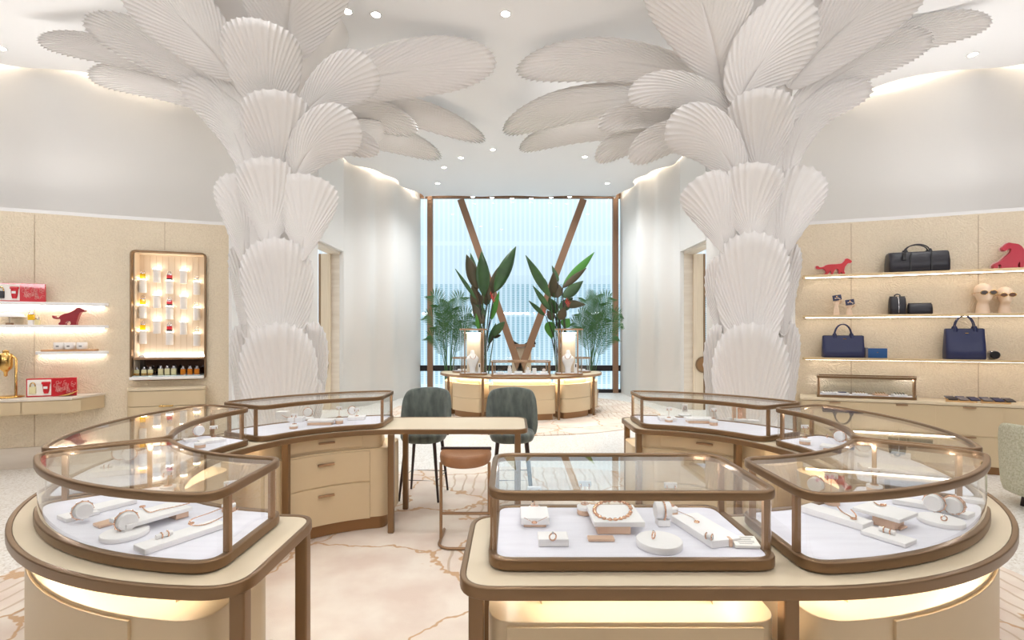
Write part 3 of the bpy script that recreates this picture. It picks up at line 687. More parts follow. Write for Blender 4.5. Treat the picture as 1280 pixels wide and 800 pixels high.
# ---------------------------------------------------------------- jewellery and its stands
ZP = CT+.035
def w2(px, py, z=ZP): return at_z(px, py, z)
def block(px, py, w, d, h, rz, label, m_=WHITE, cat='display block', z=ZP, name='display_block', base=None):
    """px,py: pixel of the block's top centre"""
    q = w2(px, py, z+h); o = empty(name, (q.x, q.y, z), math.radians(rz), label, cat, 'display blocks in the glass cases')
    if base:
        bw, bd, bh, ox, oy = base
        mb = MB(); mb.box((ox, oy, bh/2), (bw, bd, bh)); b = mb.build('copper_base', COPPER, o, bevel=.002); b['label'] = 'pale copper riser'
        mb = MB(); mb.box((0, 0, bh+(h-bh)/2), (w, d, h-bh)); mb.build('white_slab', m_, o, bevel=.003)
    else: mb = MB(); mb.box((0, 0, h/2), (w, d, h)); mb.build('white_slab' if m_ is WHITE else 'copper_slab', m_, o, bevel=.003)
    return o
def disc(px, py, rad, h, label, z=ZP, base=None):
    q = w2(px, py, z+h); o = empty('round_display_block', (q.x, q.y, z), 0, label, 'display block', 'round display blocks in the glass cases')
    if base: mb = MB(); mb.cyl((0, 0, 0), rad*.98, h*.6, 28); mb.build('copper_base', COPPER, o); mb = MB(); mb.cyl((0, 0, h*.6), rad, h*.4, 28); mb.build('white_slab', WHITE, o)
    else: mb = MB(); mb.cyl((0, 0, 0), rad, h, 36, bev=.002); mb.build('white_slab', WHITE, o)
    return o
def torus_pts(R, n=32, M=None, sx=1, sy=1):
    M = M or Matrix.Identity(3); return [M @ Vector((R*sx*math.cos(2*PI*i/n), R*sy*math.sin(2*PI*i/n), 0)) for i in range(n)]
def bangle_roll(px, py, z, rz, R, label, n=1, two=None, g='bracelet rolls in the glass cases'):
    """white upright disc roll carrying bracelets; px,py = its centre"""
    q = w2(px, py, z+R); o = empty('bracelet_roll', (q.x, q.y, z), math.radians(rz), label, 'bracelet stand', g)
    M = Matrix.Rotation(PI/2, 3, 'X')
    mb = MB(); mb.lathe([(R*.9, -.024), (R, -.02), (R, .02), (R*.9, .024)], (0, 0, R), 32, M); mb.build('roll', WHITE, o)
    mb = MB(); mb.box((0, 0, .004), (R*.8, .05, .008)); mb.build('foot', WHITE, o, bevel=.002)
    for k in range(n):
        y = (k-(n-1)/2)*.016; b = empty('bangle', (q.x-math.sin(math.radians(rz))*y, q.y+math.cos(math.radians(rz))*y, z+R), math.radians(rz), '%s bangle on the %s' % ((['front', 'back'][k] if n > 1 else 'rose gold'), label.replace('white ', '').replace('standing ', '')), 'bracelet', 'bangles on rolls')
        mb = MB(); mb.tube([M @ v for v in torus_pts(R+.0045)], .0024, 6, True); mb.build('hoop', ROSE, b)
        mb = MB()
        for i in range(0, 24, 2): v = M @ Vector(((R+.0055)*math.cos(i*PI/12), (R+.0055)*math.sin(i*PI/12), 0)); mb.sphere(v, .0040, 8, 6)
        mb.build('studs', ROSE, b)
    return o
def ring(px, py, z, label, rz=30, R=.011, n=1):
    q = w2(px, py, z+R); o = empty('finger_ring', (q.x, q.y, z), math.radians(rz), label, 'ring', 'rings in the glass cases')
    M = Matrix.Rotation(PI/2, 3, 'X'); mb = MB(); mb.tube([v+Vector((0, 0, R)) for v in torus_pts(R, 20, M)], .0028, 6, True); mb.build('band', ROSE, o)
    mb = MB(); mb.sphere((0, 0, 2*R+.001), .005, 8, 6); mb.build('stone', SILVER, o); return o
def ring_bar(px, py, z, rz, label, L=.055):
    q = w2(px, py, z+.01); o = empty('ring_bar', (q.x, q.y, z), math.radians(rz), label, 'ring holder', 'ring bars in the glass cases')
    mb = MB(); mb.lathe([(.008, -L/2), (.009, -L/2+.002), (.009, L/2-.002), (.008, L/2)], (0, 0, .009), 14, Matrix.Rotation(PI/2, 3, 'Y')); mb.build('bar', WHITE, o)
    for k, x in enumerate((-.009, .012)):
        c, s = math.cos(math.radians(rz)), math.sin(math.radians(rz)); b = empty('finger_ring', (q.x+c*x, q.y+s*x, z+.009), math.radians(rz), '%s ring on the %s' % (['left', 'right'][k], label.replace('white ', '').replace('pair of wide rings holder', 'short bar').replace(' of the', ',').replace(' case', ' case')), 'ring', 'rings on bars')
        mb = MB(); mb.tube([Matrix.Rotation(PI/2, 3, 'Y') @ v for v in torus_pts(.0105, 18)], .0024, 6, True); mb.build('band', ROSE, b)
    return o
def chain(pts, z, label, r=.0016, bead=.0032, m_=ROSE, pend=None, cat='necklace', name='necklace'):
    """pts in pixels on the plane z; laid flat"""
    W = [w2(x, y, z) for x, y in pts]; c = sum(W, Vector())/len(W); c.z = z; sp = spline([w_-c for w_ in W], 8)
    o = empty(name, c, 0, label, cat, 'necklaces laid flat in the glass cases')
    lift = Vector((0, 0, .003)); mb = MB(); mb.tube([p+lift for p in sp], r, 5); mb.build('chain', m_, o)
    if bead:
        mb = MB(); acc = 0
        for a, b in zip(sp, sp[1:]):
            acc += (b-a).length
            if acc > bead*2.4: acc = 0; mb.sphere(b+lift, bead, 8, 5, sz=.8)
        if mb.v: mb.build('links', m_, o)
    if pend is not None:
        v = w2(*pend, z)-c; mb = MB(); mb.tube([v+lift+p for p in torus_pts(.009, 18)], .0028, 6, True); mb.build('pendant', m_, o)
    return o
def tstand(px, py_top, py_base, zb, rz, label, w=.052, ear='earrings', card=False):
    """earring T stand: base pixel gives the place, top pixel the height"""
    q = w2(px, py_base, zb); s = F/q.y; h = (py_base-py_top)/s; o = empty('earring_stand', (q.x, q.y, zb), math.radians(rz), label, 'earring stand', 'earring stands in the glass cases')
    mb = MB(); mb.cyl((0, 0, 0), .018, .004, 18); mb.build('foot', ROSE, o)
    mb = MB(); mb.tube([(0, 0, 0), (0, 0, h-.01)], .0018, 6); mb.build('stem', ROSE, o)
    mb = MB(); mb.box((0, 0, h-.012), (w, .012, .024)); mb.build('crossbar', WHITE, o, bevel=.003)
    c, s_ = math.cos(math.radians(rz)), math.sin(math.radians(rz))
    for k in (-1, 1):
        x = k*w*.32; e = empty('earring', (q.x+c*x+s_*.008, q.y+s_*x-c*.008, zb+h-.014), math.radians(rz), '%s earring on the %s' % ('left' if k < 0 else 'right', label.replace('white ', '').replace('standing ', '')), 'earring', 'earrings on stands')
        mb = MB(); mb.tube([Matrix.Rotation(PI/2, 3, 'Y') @ v+Vector((0, 0, -.008)) for v in torus_pts(.008, 14)], .0022, 5, True); mb.build('hoop', ROSE, e)
        mb = MB(); mb.sphere((0, 0, 0), .0035, 8, 5); mb.build('stud', ROSE, e)
    return o
# near left case
block(98, 641, .115, .095, .016, 60, 'low white square block at the left side of the near left case')
bangle_roll(103, 638, ZP+.016, 60, .032, 'white roll on the low square block of the near left case')
disc(156, 664, .078, .018, 'flat white oval disc in the near left case')
bangle_roll(158, 651, ZP+.018, 55, .034, 'white roll standing on the flat disc of the near left case')
block(228, 666, .29, .085, .022, 60, 'long white block at the front of the near left case')
ring_bar(205, 668, ZP+.022, 60, 'white bar on the long front block of the near left case')
chain([(285, 633), (262, 642), (240, 650), (238, 657), (258, 656), (282, 645), (298, 637)], ZP+.022, 'fine rose gold necklace on the long front block of the near left case', pend=(239, 655))
block(190, 640, .24, .15, .045, 60, 'raised white slab on copper bases in the near left case', base=(.05, .11, .028, .09, 0))
block(133, 652, .07, .06, .012, 60, 'copper block under the left end of the raised slab in the near left case', COPPER)
chain([(176, 633), (186, 641), (200, 638), (220, 634), (236, 630)], ZP+.045, 'rose gold necklace on the raised slab of the near left case', pend=(178, 634))
block(140, 628, .16, .09, .02, 60, 'pale white block at the back of the near left case')
block(202, 611, .10, .06, .02, 30, 'white block far back in the near left case')
disc(210, 607, .034, .03, 'small round block with copper foot near the back of the near left case', base=True)
tstand(210, 588, 607, ZP+.03, 20, 'white T stand on the small round block of the near left case')
disc(286, 630, .028, .03, 'small round block beside the right post of the near left case', base=True)
tstand(288, 601, 628, ZP+.03, 30, 'white T stand beside the right post of the near left case')
block(92, 610, .08, .05, .02, 35, 'white block against the left back of the near left case')
# near right case
block(1044, 641, .25, .085, .028, -60, 'long white block at the left of the near right case')
chain([(1046, 633), (1052, 640), (1062, 646), (1068, 650), (1070, 645), (1064, 638)], ZP+.028, 'fine rose gold necklace on the long block of the near right case', pend=(1067, 649))
block(1110, 668, .15, .09, .016, -60, 'low white block at the front of the near right case')
ring_bar(1109, 663, ZP+.016, -60, 'white bar on the low front block of the near right case')
block(1106, 637, .17, .16, .055, -60, 'raised white slab on a copper base in the near right case', base=(.08, .08, .04, .02, -.02))
block(1116, 655, .08, .06, .008, -60, 'flat copper plate under the raised slab of the near right case', COPPER)
chain([(1092, 628), (1098, 632), (1103, 633), (1108, 631)], ZP+.055, 'short rose gold chain with pendant on the raised slab of the near right case', pend=(1104, 632))
disc(1176, 648, .078, .018, 'flat white oval disc in the near right case')
bangle_roll(1168, 628, ZP+.018, -58, .034, 'white roll standing on the flat disc of the near right case')
ring(1180, 648, ZP+.018, 'rose gold knot ring lying on the flat disc of the near right case', -20, .010)
block(1192, 637, .12, .08, .018, -60, 'low white block at the right side of the near right case')
bangle_roll(1192, 631, ZP+.018, -58, .033, 'white roll on the low right block of the near right case', 2)
block(1150, 627, .20, .07, .022, -38, 'white block behind the oval disc of the near right case')
disc(1093, 606, .034, .03, 'small round block with copper foot at the back of the near right case', base=True)
tstand(1093, 585, 606, ZP+.03, -10, 'white T stand on the round block of the near right case')
disc(1040, 622, .032, .03, 'small round block beside the long block of the near right case', base=True)
tstand(1039, 592, 620, ZP+.03, -20, 'white T stand standing by the long block of the near right case')
bangle_roll(1020, 605, ZP+.01, -50, .034, 'white roll near the left post of the near right case')
block(1212, 622, .10, .06, .02, -40, 'white block against the right back of the near right case')
# front centre case
block(668, 640, .115, .14, .04, 0, 'white square block with copper foot at the left of the centre case', base=(.09, .12, .012, 0, 0))
chain([(655, 648), (661, 651), (668, 654), (676, 651), (684, 647)], ZP+.04, 'fine pendant necklace on the left square block of the centre case', r=.001, bead=0, pend=(668, 654))
block(691, 669, .112, .075, .028, 0, 'small low white block at the front left of the centre case')
ring(691, 671, ZP+.028, 'rose gold signet ring on the low front left block of the centre case', 15, .013)
disc(668, 634, .03, .028, 'small round white block at the back left of the centre case')
tstand(668, 608, 632, ZP+.028, 0, 'wide white T stand at the back left of the centre case', .062)
disc(731, 632, .034, .035, 'copper and white round block left of the chain in the centre case', base=True)
tstand(731, 601, 630, ZP+.035, 0, 'white T stand left of the chain in the centre case', .056)
block(768, 641, .20, .20, .05, 0, 'large raised white slab on a copper base in the centre case', base=(.13, .16, .03, -.02, -.015))
block(751, 671, .10, .035, .012, 0, 'flat copper plate in front of the large raised slab', COPPER)
cpt = [(766+23*math.cos(q), 638.5+12*math.sin(q)) for q in [2*PI*i/16 for i in range(17)]]
chain(cpt, ZP+.05, 'chunky rose gold chain bracelet laid in a ring on the large slab', r=.0028, bead=.0088, cat='bracelet', name='chain_bracelet')
disc(824, 674, .083, .024, 'large round white disc at the front of the centre case')
ring(817, 669, ZP+.024, 'rose gold wrapped ring on the large round disc', 50, .013)
# upright bracelet pad
q = w2(831, 652, ZP+.024); o = empty('bracelet_stand', (q.x, q.y+.03, ZP+.0), 0, 'white upright roll with a slim bracelet behind the round disc', 'bracelet stand')
m = MB(); m.lathe([(.030, -.031), (.034, -.028), (.034, .028), (.030, .031)], (0, 0, .06), 28, Matrix.Rotation(PI/2, 3, 'Y')); m.build('roll', WHITE, o)
m = MB(); m.box((0, 0, .013), (.05, .05, .026)); m.build('foot', WHITE, o, bevel=.003)
b = empty('slim_bracelet', (q.x+.002, q.y+.03, ZP+.06), 0, 'slim rose gold bracelet on the upright roll behind the disc', 'bracelet')
m = MB(); m.tube([Matrix.Rotation(PI/2, 3, 'Y') @ v for v in torus_pts(.037)], .003, 6, True); m.build('hoop', ROSE, b)
m = MB()
for i in range(20): v = Matrix.Rotation(PI/2, 3, 'Y') @ Vector((.0375*math.cos(i*PI/10), .0375*math.sin(i*PI/10), 0)); m.sphere(v, .0042, 8, 5)
m.build('links', ROSE, b)
disc(838, 634, .032, .035, 'copper and white round block by the long slab of the centre case', base=True)
tstand(838, 603, 632, ZP+.035, 0, 'white T stand by the long slab of the centre case', .056)
block(880, 657, .125, .27, .028, 14, 'long white slab laid front to back at the right of the centre case')
chain([(843, 638), (855, 643), (866, 648), (870, 652)], ZP+.028, 'open rose gold necklace on the long slab of the centre case', r=.001, bead=0, pend=(871, 653))
ring_bar(886, 670, ZP+.028, -40, 'pair of wide rings holder on the long slab of the centre case', .03)
q = w2(931, 678, ZP+.012); o = empty('info_card', (q.x, q.y, ZP), math.radians(-4), 'cream card printed with small text at the right front of the centre case', 'card')
M = Matrix.Rotation(.22, 3, 'X'); m = MB(); m.box((0, 0, .014), (.09, .06, .012), M=M); m.build('card_block', PAPER, o, bevel=.002)
m = MB()
for k in range(6): m.box(M @ Vector((-.004*(k % 2), .02-.008*k, .0064))+Vector((0, 0, .014)), (.07-.012*(k % 3), .0018, .0006), M=M)
m.build('print', INK, o)
block(912, 672, .012, .03, .03, 0, 'thin copper wedge left of the printed card', COPPER)
# middle cases
block(160, 584, .34, .12, .03, 22, 'long white slab in the middle left case')
bangle_roll(150, 566, ZP+.02, 40, .036, 'left white roll in the middle left case', 2)
bangle_roll(162, 567, ZP+.02, 20, .034, 'right white roll in the middle left case')
ring_bar(133, 583, ZP+.03, 20, 'white bar on the long slab of the middle left case')
block(205, 570, .12, .08, .03, 60, 'white block right of the long slab in the middle left case')
bangle_roll(248, 538, ZP+.02, 60, .036, 'white roll at the far end of the middle left case')
block(265, 549, .16, .10, .02, 50, 'low white block at the far end of the middle left case')
tstand(267, 532, 546, ZP+.02, 30, 'white T stand at the far end of the middle left case')
disc(250, 553, .035, .035, 'round copper block at the inner edge of the middle left case', base=True)
block(238, 548, .08, .06, .02, 50, 'small white block beside the round copper block of the middle left case')
block(1120, 584, .34, .12, .03, -22, 'long white slab in the middle right case')
disc(1078, 566, .04, .02, 'round white disc in the middle right case')
bangle_roll(1079, 556, ZP+.02, -30, .04, 'white roll on the round disc of the middle right case')
disc(1006, 549, .036, .035, 'round copper block at the far end of the middle right case', base=True)
tstand(1006, 531, 547, ZP+.035, 0, 'white T stand on the round copper block of the middle right case')
block(1041, 557, .14, .10, .03, -40, 'white block at the inner edge of the middle right case', base=(.1, .07, .015, 0, 0))
bangle_roll(1050, 545, ZP+.03, -50, .034, 'white roll on the inner block of the middle right case', 2)
ring(1034, 545, ZP+.01, 'rose gold ring beside the inner block of the middle right case')
block(1126, 566, .10, .06, .03, -40, 'small white block at the outer end of the middle right case')
# far cases
block(371, 521, .13, .09, .04, 5, 'white block at the left of the far left case')
chain([(352, 519), (358, 522), (366, 521), (371, 518)], ZP+.04, 'thin necklace on the white block at the left of the far left case', r=.0015, bead=.003)
block(354, 514, .10, .08, .07, 0, 'tall small white block at the back of the far left case')
disc(367, 531, .034, .03, 'small copper round block at the front of the far left case', base=True)
tstand(368, 517, 530, ZP+.03, 0, 'white T stand on the front copper block of the far left case')
disc(384, 522, .06, .015, 'flat white disc in the far left case')
bangle_roll(385, 515, ZP+.015, 10, .037, 'white roll on the flat disc of the far left case')
block(402, 524, .22, .12, .04, 6, 'raised white slab with copper front in the middle of the far left case', base=(.2, .1, .02, 0, -.02))
disc(424, 523, .034, .045, 'copper round block right of the raised slab in the far left case', base=True)
tstand(424, 508, 521, ZP+.045, 0, 'white T stand right of the raised slab in the far left case')
block(446, 520, .15, .12, .03, 10, 'low white block at the right of the far left case')
bangle_roll(440, 513, ZP+.03, 30, .034, 'white roll on the low right block of the far left case')
tstand(446, 510, 520, ZP+.03, 0, 'white T stand on the low right block of the far left case')
block(834, 521, .15, .12, .03, -5, 'low white block at the left of the far right case')
disc(836, 523, .034, .03, 'small copper round block at the left of the far right case', base=True)
tstand(836, 509, 522, ZP+.03, 0, 'white T stand at the left of the far right case')
disc(856, 518, .06, .015, 'flat white disc in the far right case')
q = w2(856, 515, ZP+.015); o = empty('pendant_card', (q.x, q.y, ZP+.015), 0, 'small white upright frame standing on the disc of the far right case', 'jewellery stand')
m = MB(); m.box((0, 0, .04), (.055, .012, .075)); m.build('card', WHITE, o, bevel=.003)
m = MB(); m.tube([Matrix.Rotation(PI/2, 3, 'X') @ v+Vector((0, -.01, .042)) for v in torus_pts(.016, 20)], .002, 5, True); m.build('pendant', ROSE, o)
block(874, 522, .24, .13, .04, -6, 'raised white slab with copper front in the middle of the far right case', base=(.22, .11, .02, 0, -.02))
disc(892, 525, .034, .045, 'copper round block right of the raised slab in the far right case', base=True)
tstand(892, 510, 523, ZP+.045, 0, 'white T stand right of the raised slab in the far right case')
q = w2(925, 526, ZP); o = empty('necklace_stand', (q.x, q.y, ZP), math.radians(-8), 'tall pale copper necklace easel at the right of the far right case', 'necklace stand')
for k in (-1, 1): m = MB(); m.box((k*.042, .03, .07), (.03, .03, .14)); m.build('side_column', COPPER, o, bevel=.002)
m = MB(); m.box((0, 0, .06), (.035, .02, .12)); m.build('front_column', ROSE, o, bevel=.002)
m = MB(); m.box((0, -.02, .01), (.10, .09, .02)); m.build('foot', WHITE, o, bevel=.003)
block(942, 525, .09, .06, .02, -20, 'small white block right of the copper easel in the far right case')
block(914, 522, .06, .05, .02, 0, 'small white block left of the copper easel in the far right case')

# ---------------------------------------------------------------- leather stool and velvet bar chairs
r = empty('leather_stool', (-.39, 4.12, .014), 0, 'low-backless cognac leather counter stool with bronze sled frame before the desk', 'stool')
SH = .735
half = [(-.215, .09)]+[(.215*math.cos(math.radians(a)), .06+.26*math.sin(math.radians(a))) for a in range(180, 361, 9)]+[(.215, .09)]
seat = []
for k, (z, sc_) in enumerate([(SH-.095, .93), (SH-.08, .98), (SH-.05, 1), (SH-.02, .985), (SH-.004, .94), (SH, .86)]): seat.append([Vector((x*sc_, (y+.06)*sc_-.06, z)) for x, y in half])
m = MB(); m.loft(seat); m.build('seat', COGNAC, r)
m = MB(); m.box((0, .098, SH-.0), (.43, .022, .03)); m.build('back_rim', DARKW, r, bevel=.006)
loop = [(-.195, .05, SH-.1), (-.195, .05, .05), (-.195, .045, .012)]
def fbar(path, w, name):
    m = MB(); m.tube(path, w, 4); m.build(name, BRONZE_L, r)
fbar([(-.2, .0, SH-.09), (-.2, .0, .012)], .013, 'leg'); fbar([(.2, .0, SH-.09), (.2, .0, .012)], .013, 'leg')
fbar([(-.2, 0, .22), (.2, 0, .22)], .013, 'footrest')
base = [(-.2, .0), (-.2, -.09)]+[(-.2+.11*(1-math.cos(math.radians(a))), -.09-.11*math.sin(math.radians(a))) for a in range(15, 91, 15)]
base = base+[(-x, y) for x, y in base[::-1]]
pts = [(x, y) for x, y in base]; out = [Vector((x, y, .012)) for x, y in pts]
m = MB(); m.tube(out, .013, 4); m.build('floor_loop', BRONZE_L, r)
fbar([(-.2, 0, .012), (-.2, .2, .012)], .013, 'floor_runner'); fbar([(.2, 0, .012), (.2, .2, .012)], .013, 'floor_runner')
def bar_chair(x, y, rz, label):
    r = empty('velvet_bar_chair', (x, y, 0), math.radians(rz), label, 'chair', 'velvet bar chairs behind the desk')
    z0 = .016
    rings = []
    for z, s in [(.60, .80), (.615, .93), (.65, 1), (.68, 1), (.70, .95), (.705, .85)]:
        rings.append([Vector((.235*s*math.copysign(abs(math.cos(q))**.75, math.cos(q)), .235*s*math.copysign(abs(math.sin(q))**.75, math.sin(q)), z)) for q in [2*PI*i/36 for i in range(36)]])
    m = MB(); m.loft(rings); m.build('seat', VELVET, r)
    # wrap-around back: angle from -100..100 about the rear (+y), height falls to the sides
    nn = 24; inner, outer = [], []
    rr = []
    for i in range(nn+1):
        a = math.radians(-78+156*i/nn); u = abs(a)/math.radians(78); top = 1.14-.05*u*u-.15*max(0, (u-.6)/.4)**2
        if u > .9: top -= .10*(u-.9)/.1
        lo = .64; R = .235+.015; ring_ = []
        prof = [(0, lo), (.018, lo+.02), (.030, (lo+top)/2), (.026, top-.03), (.012, top-.004), (-.008, top), (-.026, top-.02), (-.03, (lo+top)/2), (-.02, lo+.02)]
        for dr, z in prof:
            f = (z-lo)/(1.13-lo); Rr = (R+dr)*(1+.10*f); ring_.append(Vector((Rr*math.sin(a)*1.0, Rr*math.cos(a)*.92, z)))
        rr.append(ring_)
    m = MB(); m.loft(rr, closed=True, caps=True); m.build('backrest', VELVET, r, sub=1)
    for sx in (-1, 1):
        for sy in (-1, 1):
            m = MB(); m.tube([(sx*.15, sy*.15, .61), (sx*.205, sy*.205, z0)], [.019, .011], 10); m.build('leg', DARKW, r)
    m = MB(); m.tube([(x_, y_, .23) for x_, y_ in [(-.19, -.19), (.19, -.19), (.19, .19), (-.19, .19)]], .006, 6, True); m.build('foot_ring', DARKMET, r)
    return r
bar_chair(-.93, 5.25, -6, 'grey green velvet bar chair, left of the two behind the desk')
bar_chair(.0, 5.25, 2, 'grey green velvet bar chair, right of the two behind the desk')
# ---------------------------------------------------------------- side display walls
PL = spline([(-9.6, 5.75), (-8.0, 5.92), (-6.55, 6.28), (-5.3, 6.76), (-4.08, 7.16)], 16)
PT = 3.29
def hit(px, sx):
    """point and frame of the display wall seen at pixel column px"""
    q = (px-640)/F*sx
    for a, b in zip(PL, PL[1:]):
        fa = a.x/a.y-q; fb = b.x/b.y-q
        if fa <= 0 <= fb:
            t = fa/(fa-fb); p = a.lerp(b, t); tg = (b-a).normalized()
            return Vector((p.x*sx, p.y, 0)), tg
    a = PL[0]; return Vector((a.x*sx, a.y, 0)), (PL[1]-PL[0]).normalized()
def wf(px, z, off, sx):
    """location off metres in front of the wall along pixel column px, and the z rotation whose -y faces the room"""
    p, tg = hit(px, sx); t = Vector((tg.x, tg.y)) if sx > 0 else Vector((tg.x, -tg.y))
    n = Vector((t.y, -t.x)); v = Vector((px-640, F)).normalized()   # move towards the camera along the view column
    k = off/abs(n.dot(-v)); loc = Vector((p.x-v.x*k, p.y-v.y*k, z)); return loc, math.atan2(t.y, t.x)
def ypx(loc): return HY-(loc.z-E)*F/loc.y
def strip(px0, px1, off0, off1, sx, n=14, nearend=.0, farend=.0):
    """plan outline hugging the wall between two pixel columns"""
    a = [px0+(px1-px0)*i/n for i in range(n+1)]
    back = [wf(x, 0, off0, sx)[0] for x in a]; front = [wf(x, 0, off1, sx)[0] for x in a]
    return [(p.x, p.y) for p in back], [(p.x, p.y) for p in front]
def local(pts, c): return [(p[0]-c[0], p[1]-c[1]) for p in pts]
def wallpanel(sx, name, hole):
    r = empty(name, (0, 0, 0)); struct(r)
    pts = [Vector((p.x*sx, p.y)) for p in PL]
    # insert the hole edges
    us = [0]
    for a, b in zip(pts, pts[1:]): us.append(us[-1]+(b-a).length)
    zs = [.02, PT]; marks = []
    def atu(u):
        for i in range(len(us)-1):
            if us[i] <= u <= us[i+1]+1e-6: return pts[i].lerp(pts[i+1], (u-us[i])/(us[i+1]-us[i]))
        return pts[-1]
    def u_of(px):
        h, _ = hit(px, sx); h = Vector((h.x, h.y)); best = 0; bd = 1e9
        for i in range(len(pts)-1):
            ab = pts[i+1]-pts[i]; t = max(0, min(1, (h-pts[i]).dot(ab)/ab.length_squared)); d = (h-(pts[i]+ab*t)).length
            if d < bd: bd = d; best = us[i]+t*ab.length
        return best
    ul = sorted(set(us))
    if hole: u0, u1 = u_of(hole[0]), u_of(hole[1]); ul = sorted(set([u for u in ul if not (u0 < u < u1)]+[u0, u1])); zs = [.02, hole[2], hole[3], PT]
    vs = []; P2 = [atu(u) for u in ul]
    for z in zs: vs += [(p.x, p.y, z) for p in P2]
    n = len(P2); fs = []
    for k in range(len(zs)-1):
        for i in range(n-1):
            if hole and k == 1 and abs(ul[i]-u0) < 1e-6: continue
            f = (k*n+i, k*n+i+1, (k+1)*n+i+1, (k+1)*n+i); fs.append(f if sx > 0 else f[::-1])
    m = MB(); m.add(vs, fs); o = m.build('wall_panel', PANEL, r, solid=.05, thick_off=-1)
    # seams are thin recessed joints
    # top ledge and end cap
    path = [(p.x, p.y) for p in P2]; c = MB(); poly = path+[(p[0]*1.0, p[1]+.45) for p in path[::-1]]
    c.prism(poly, PT, PT+.045); c.build('top_ledge', WHITEMETAL, r)
    e = P2[-1]; m = MB(); m.box((e.x+sx*.03, e.y+.20, PT/2+.03), (.05, .46, PT+.05)); m.build('end_cap', WHITEMETAL, r, bevel=.004)
    e = P2[-1]; tg = (P2[-1]-P2[-2]).normalized()
    # stone base
    b, f = [(p.x, p.y) for p in P2], [(p.x, p.y) for p in offset_path(P2, .03, sx)]
    m = MB(); m.prism(b+f[::-1], 0, .27); m.build('stone_base', STONE, r)
    return r
def offset_path(p, d, sx):
    out = []
    for i in range(len(p)):
        t = (p[min(i+1, len(p)-1)]-p[max(i-1, 0)]).normalized(); n = Vector((t.y, -t.x))*(1 if sx > 0 else -1); out.append(p[i]+n*d)
    return out
NZ0, NZ1, NZM = 1.10, 2.86, 1.385
wallpanel(1, 'wall_display_left', (165.5, 257, NZ0, NZ1)); wallpanel(-1, 'wall_display_right', None)
for sx, pxs in ((1, (43, 206)), (-1, (1064, 1223))):
    for px in pxs:
        p, rz = wf(px, PT/2, .003, sx)
        if px == 206: p.z = (NZ1+.03+PT)/2; hh = PT-NZ1-.05
        else: hh = PT-.04
        m = MB(); m.box((0, 0, 0), (.004, .006, hh)); o = m.build('trim_1', SEAM, loc=p); o.rotation_euler = (0, 0, rz); struct(o)
# -- shelves
def shelf(sx, px0, px1, z, depth, label, m_, th=.035, group=None, led='under', ledm=LEDW, endr=.08, taper=None):
    b, f = strip(px0, px1, .004, depth, sx); segs = [f, [f[-1], b[-1]], b[::-1], [b[0], f[0]]]
    if taper: f2 = f[:-3]; segs = [f2, [f2[-1], b[-1]], b[::-1], [b[0], f2[0]]]
    pts = fillet(segs, endr, 5); c = cen(pts); pts = local(pts, c); pts = pts if area(pts) > 0 else pts[::-1]
    r = empty('wall_shelf', (c[0], c[1], z), 0, label, 'shelf', group)
    m = MB(); m.prism(pts, -th, 0); m.build('shelf_board', m_, r, bevel=.004)
    ff = .12 if sx > 0 else .5; a, d = strip(px0+(4 if px0 > 0 else 0), px1-6, depth*ff, depth*ff+.018, sx)
    if led == 'under': poly = local(a+d[::-1], c); m = MB(); m.prism(poly, -th-.006, -th-.0005); m.build('light_strip', ledm if sx > 0 else LEDR, r)
    if led == 'back': a, d = strip(px0, px1-6, .006, .016, sx); poly = local(a+d[::-1], c); m = MB(); m.prism(poly, -.002, .004); m.build('light_strip', ledm, r)
    return r
GS = 'white shelves on the left display wall'
S1, S2, S3 = 2.13, 1.84, 1.50
shelf(1, -70, 136, S1, .24, 'white lit wall shelf holding the red gift box, topmost at left', WHITEMETAL, group=GS, led='under'); shelf(1, -70, 136, S2, .24, 'white lit wall shelf under the red cat figurine', WHITEMETAL, group=GS)
shelf(1, 44, 136, S3, .24, 'short white lit wall shelf with three candle glasses', WHITEMETAL, group=GS)
GR = 'brass edged shelves on the right display wall'
SHELFM = mat('champagne_shelf', (214, 188, 146), .3, .35)
R1, R2, R3 = 2.545, 1.985, 1.40
shelf(-1, 1003, 1340, R1, .26, 'brass shelf under the black duffle bag, topmost at right', SHELFM, .03, GR, endr=.03); shelf(-1, 1003, 1340, R2, .26, 'brass shelf carrying the two mannequin heads', SHELFM, .03, GR, endr=.03)
shelf(-1, 1003, 1340, R3, .26, 'brass shelf carrying the two navy tote bags', SHELFM, .03, GR, endr=.03)
# -- left console
b, f = strip(-70, 133, .004, .46, 1); f2 = f[:-3]; segs = [f2, [f2[-1], b[-1]], b[::-1], [b[0], f2[0]]]
pts = fillet(segs, .012, 3); c = cen(pts); p = local(pts, c); p = p if area(p) > 0 else p[::-1]
r = empty('wall_console', (c[0], c[1], .74), 0, 'floating beige wall console with drawers and stone top at left', 'console')
m = MB(); m.prism(offset(p, .012), 0, .165); m.build('body', TAN, r, bevel=.003)
m = MB(); m.prism(p, .165, .195); m.build('stone_top', STONE, r, bevel=.004)
for a, bb in ((-55, 25.5), (27.5, 101)):
    q0, q1 = strip(a, bb, .452, .459, 1, 6); m = MB(); m.prism(local([q for q in q0]+q1[::-1], c), .012, .155); m.build('drawer', TANR, r)
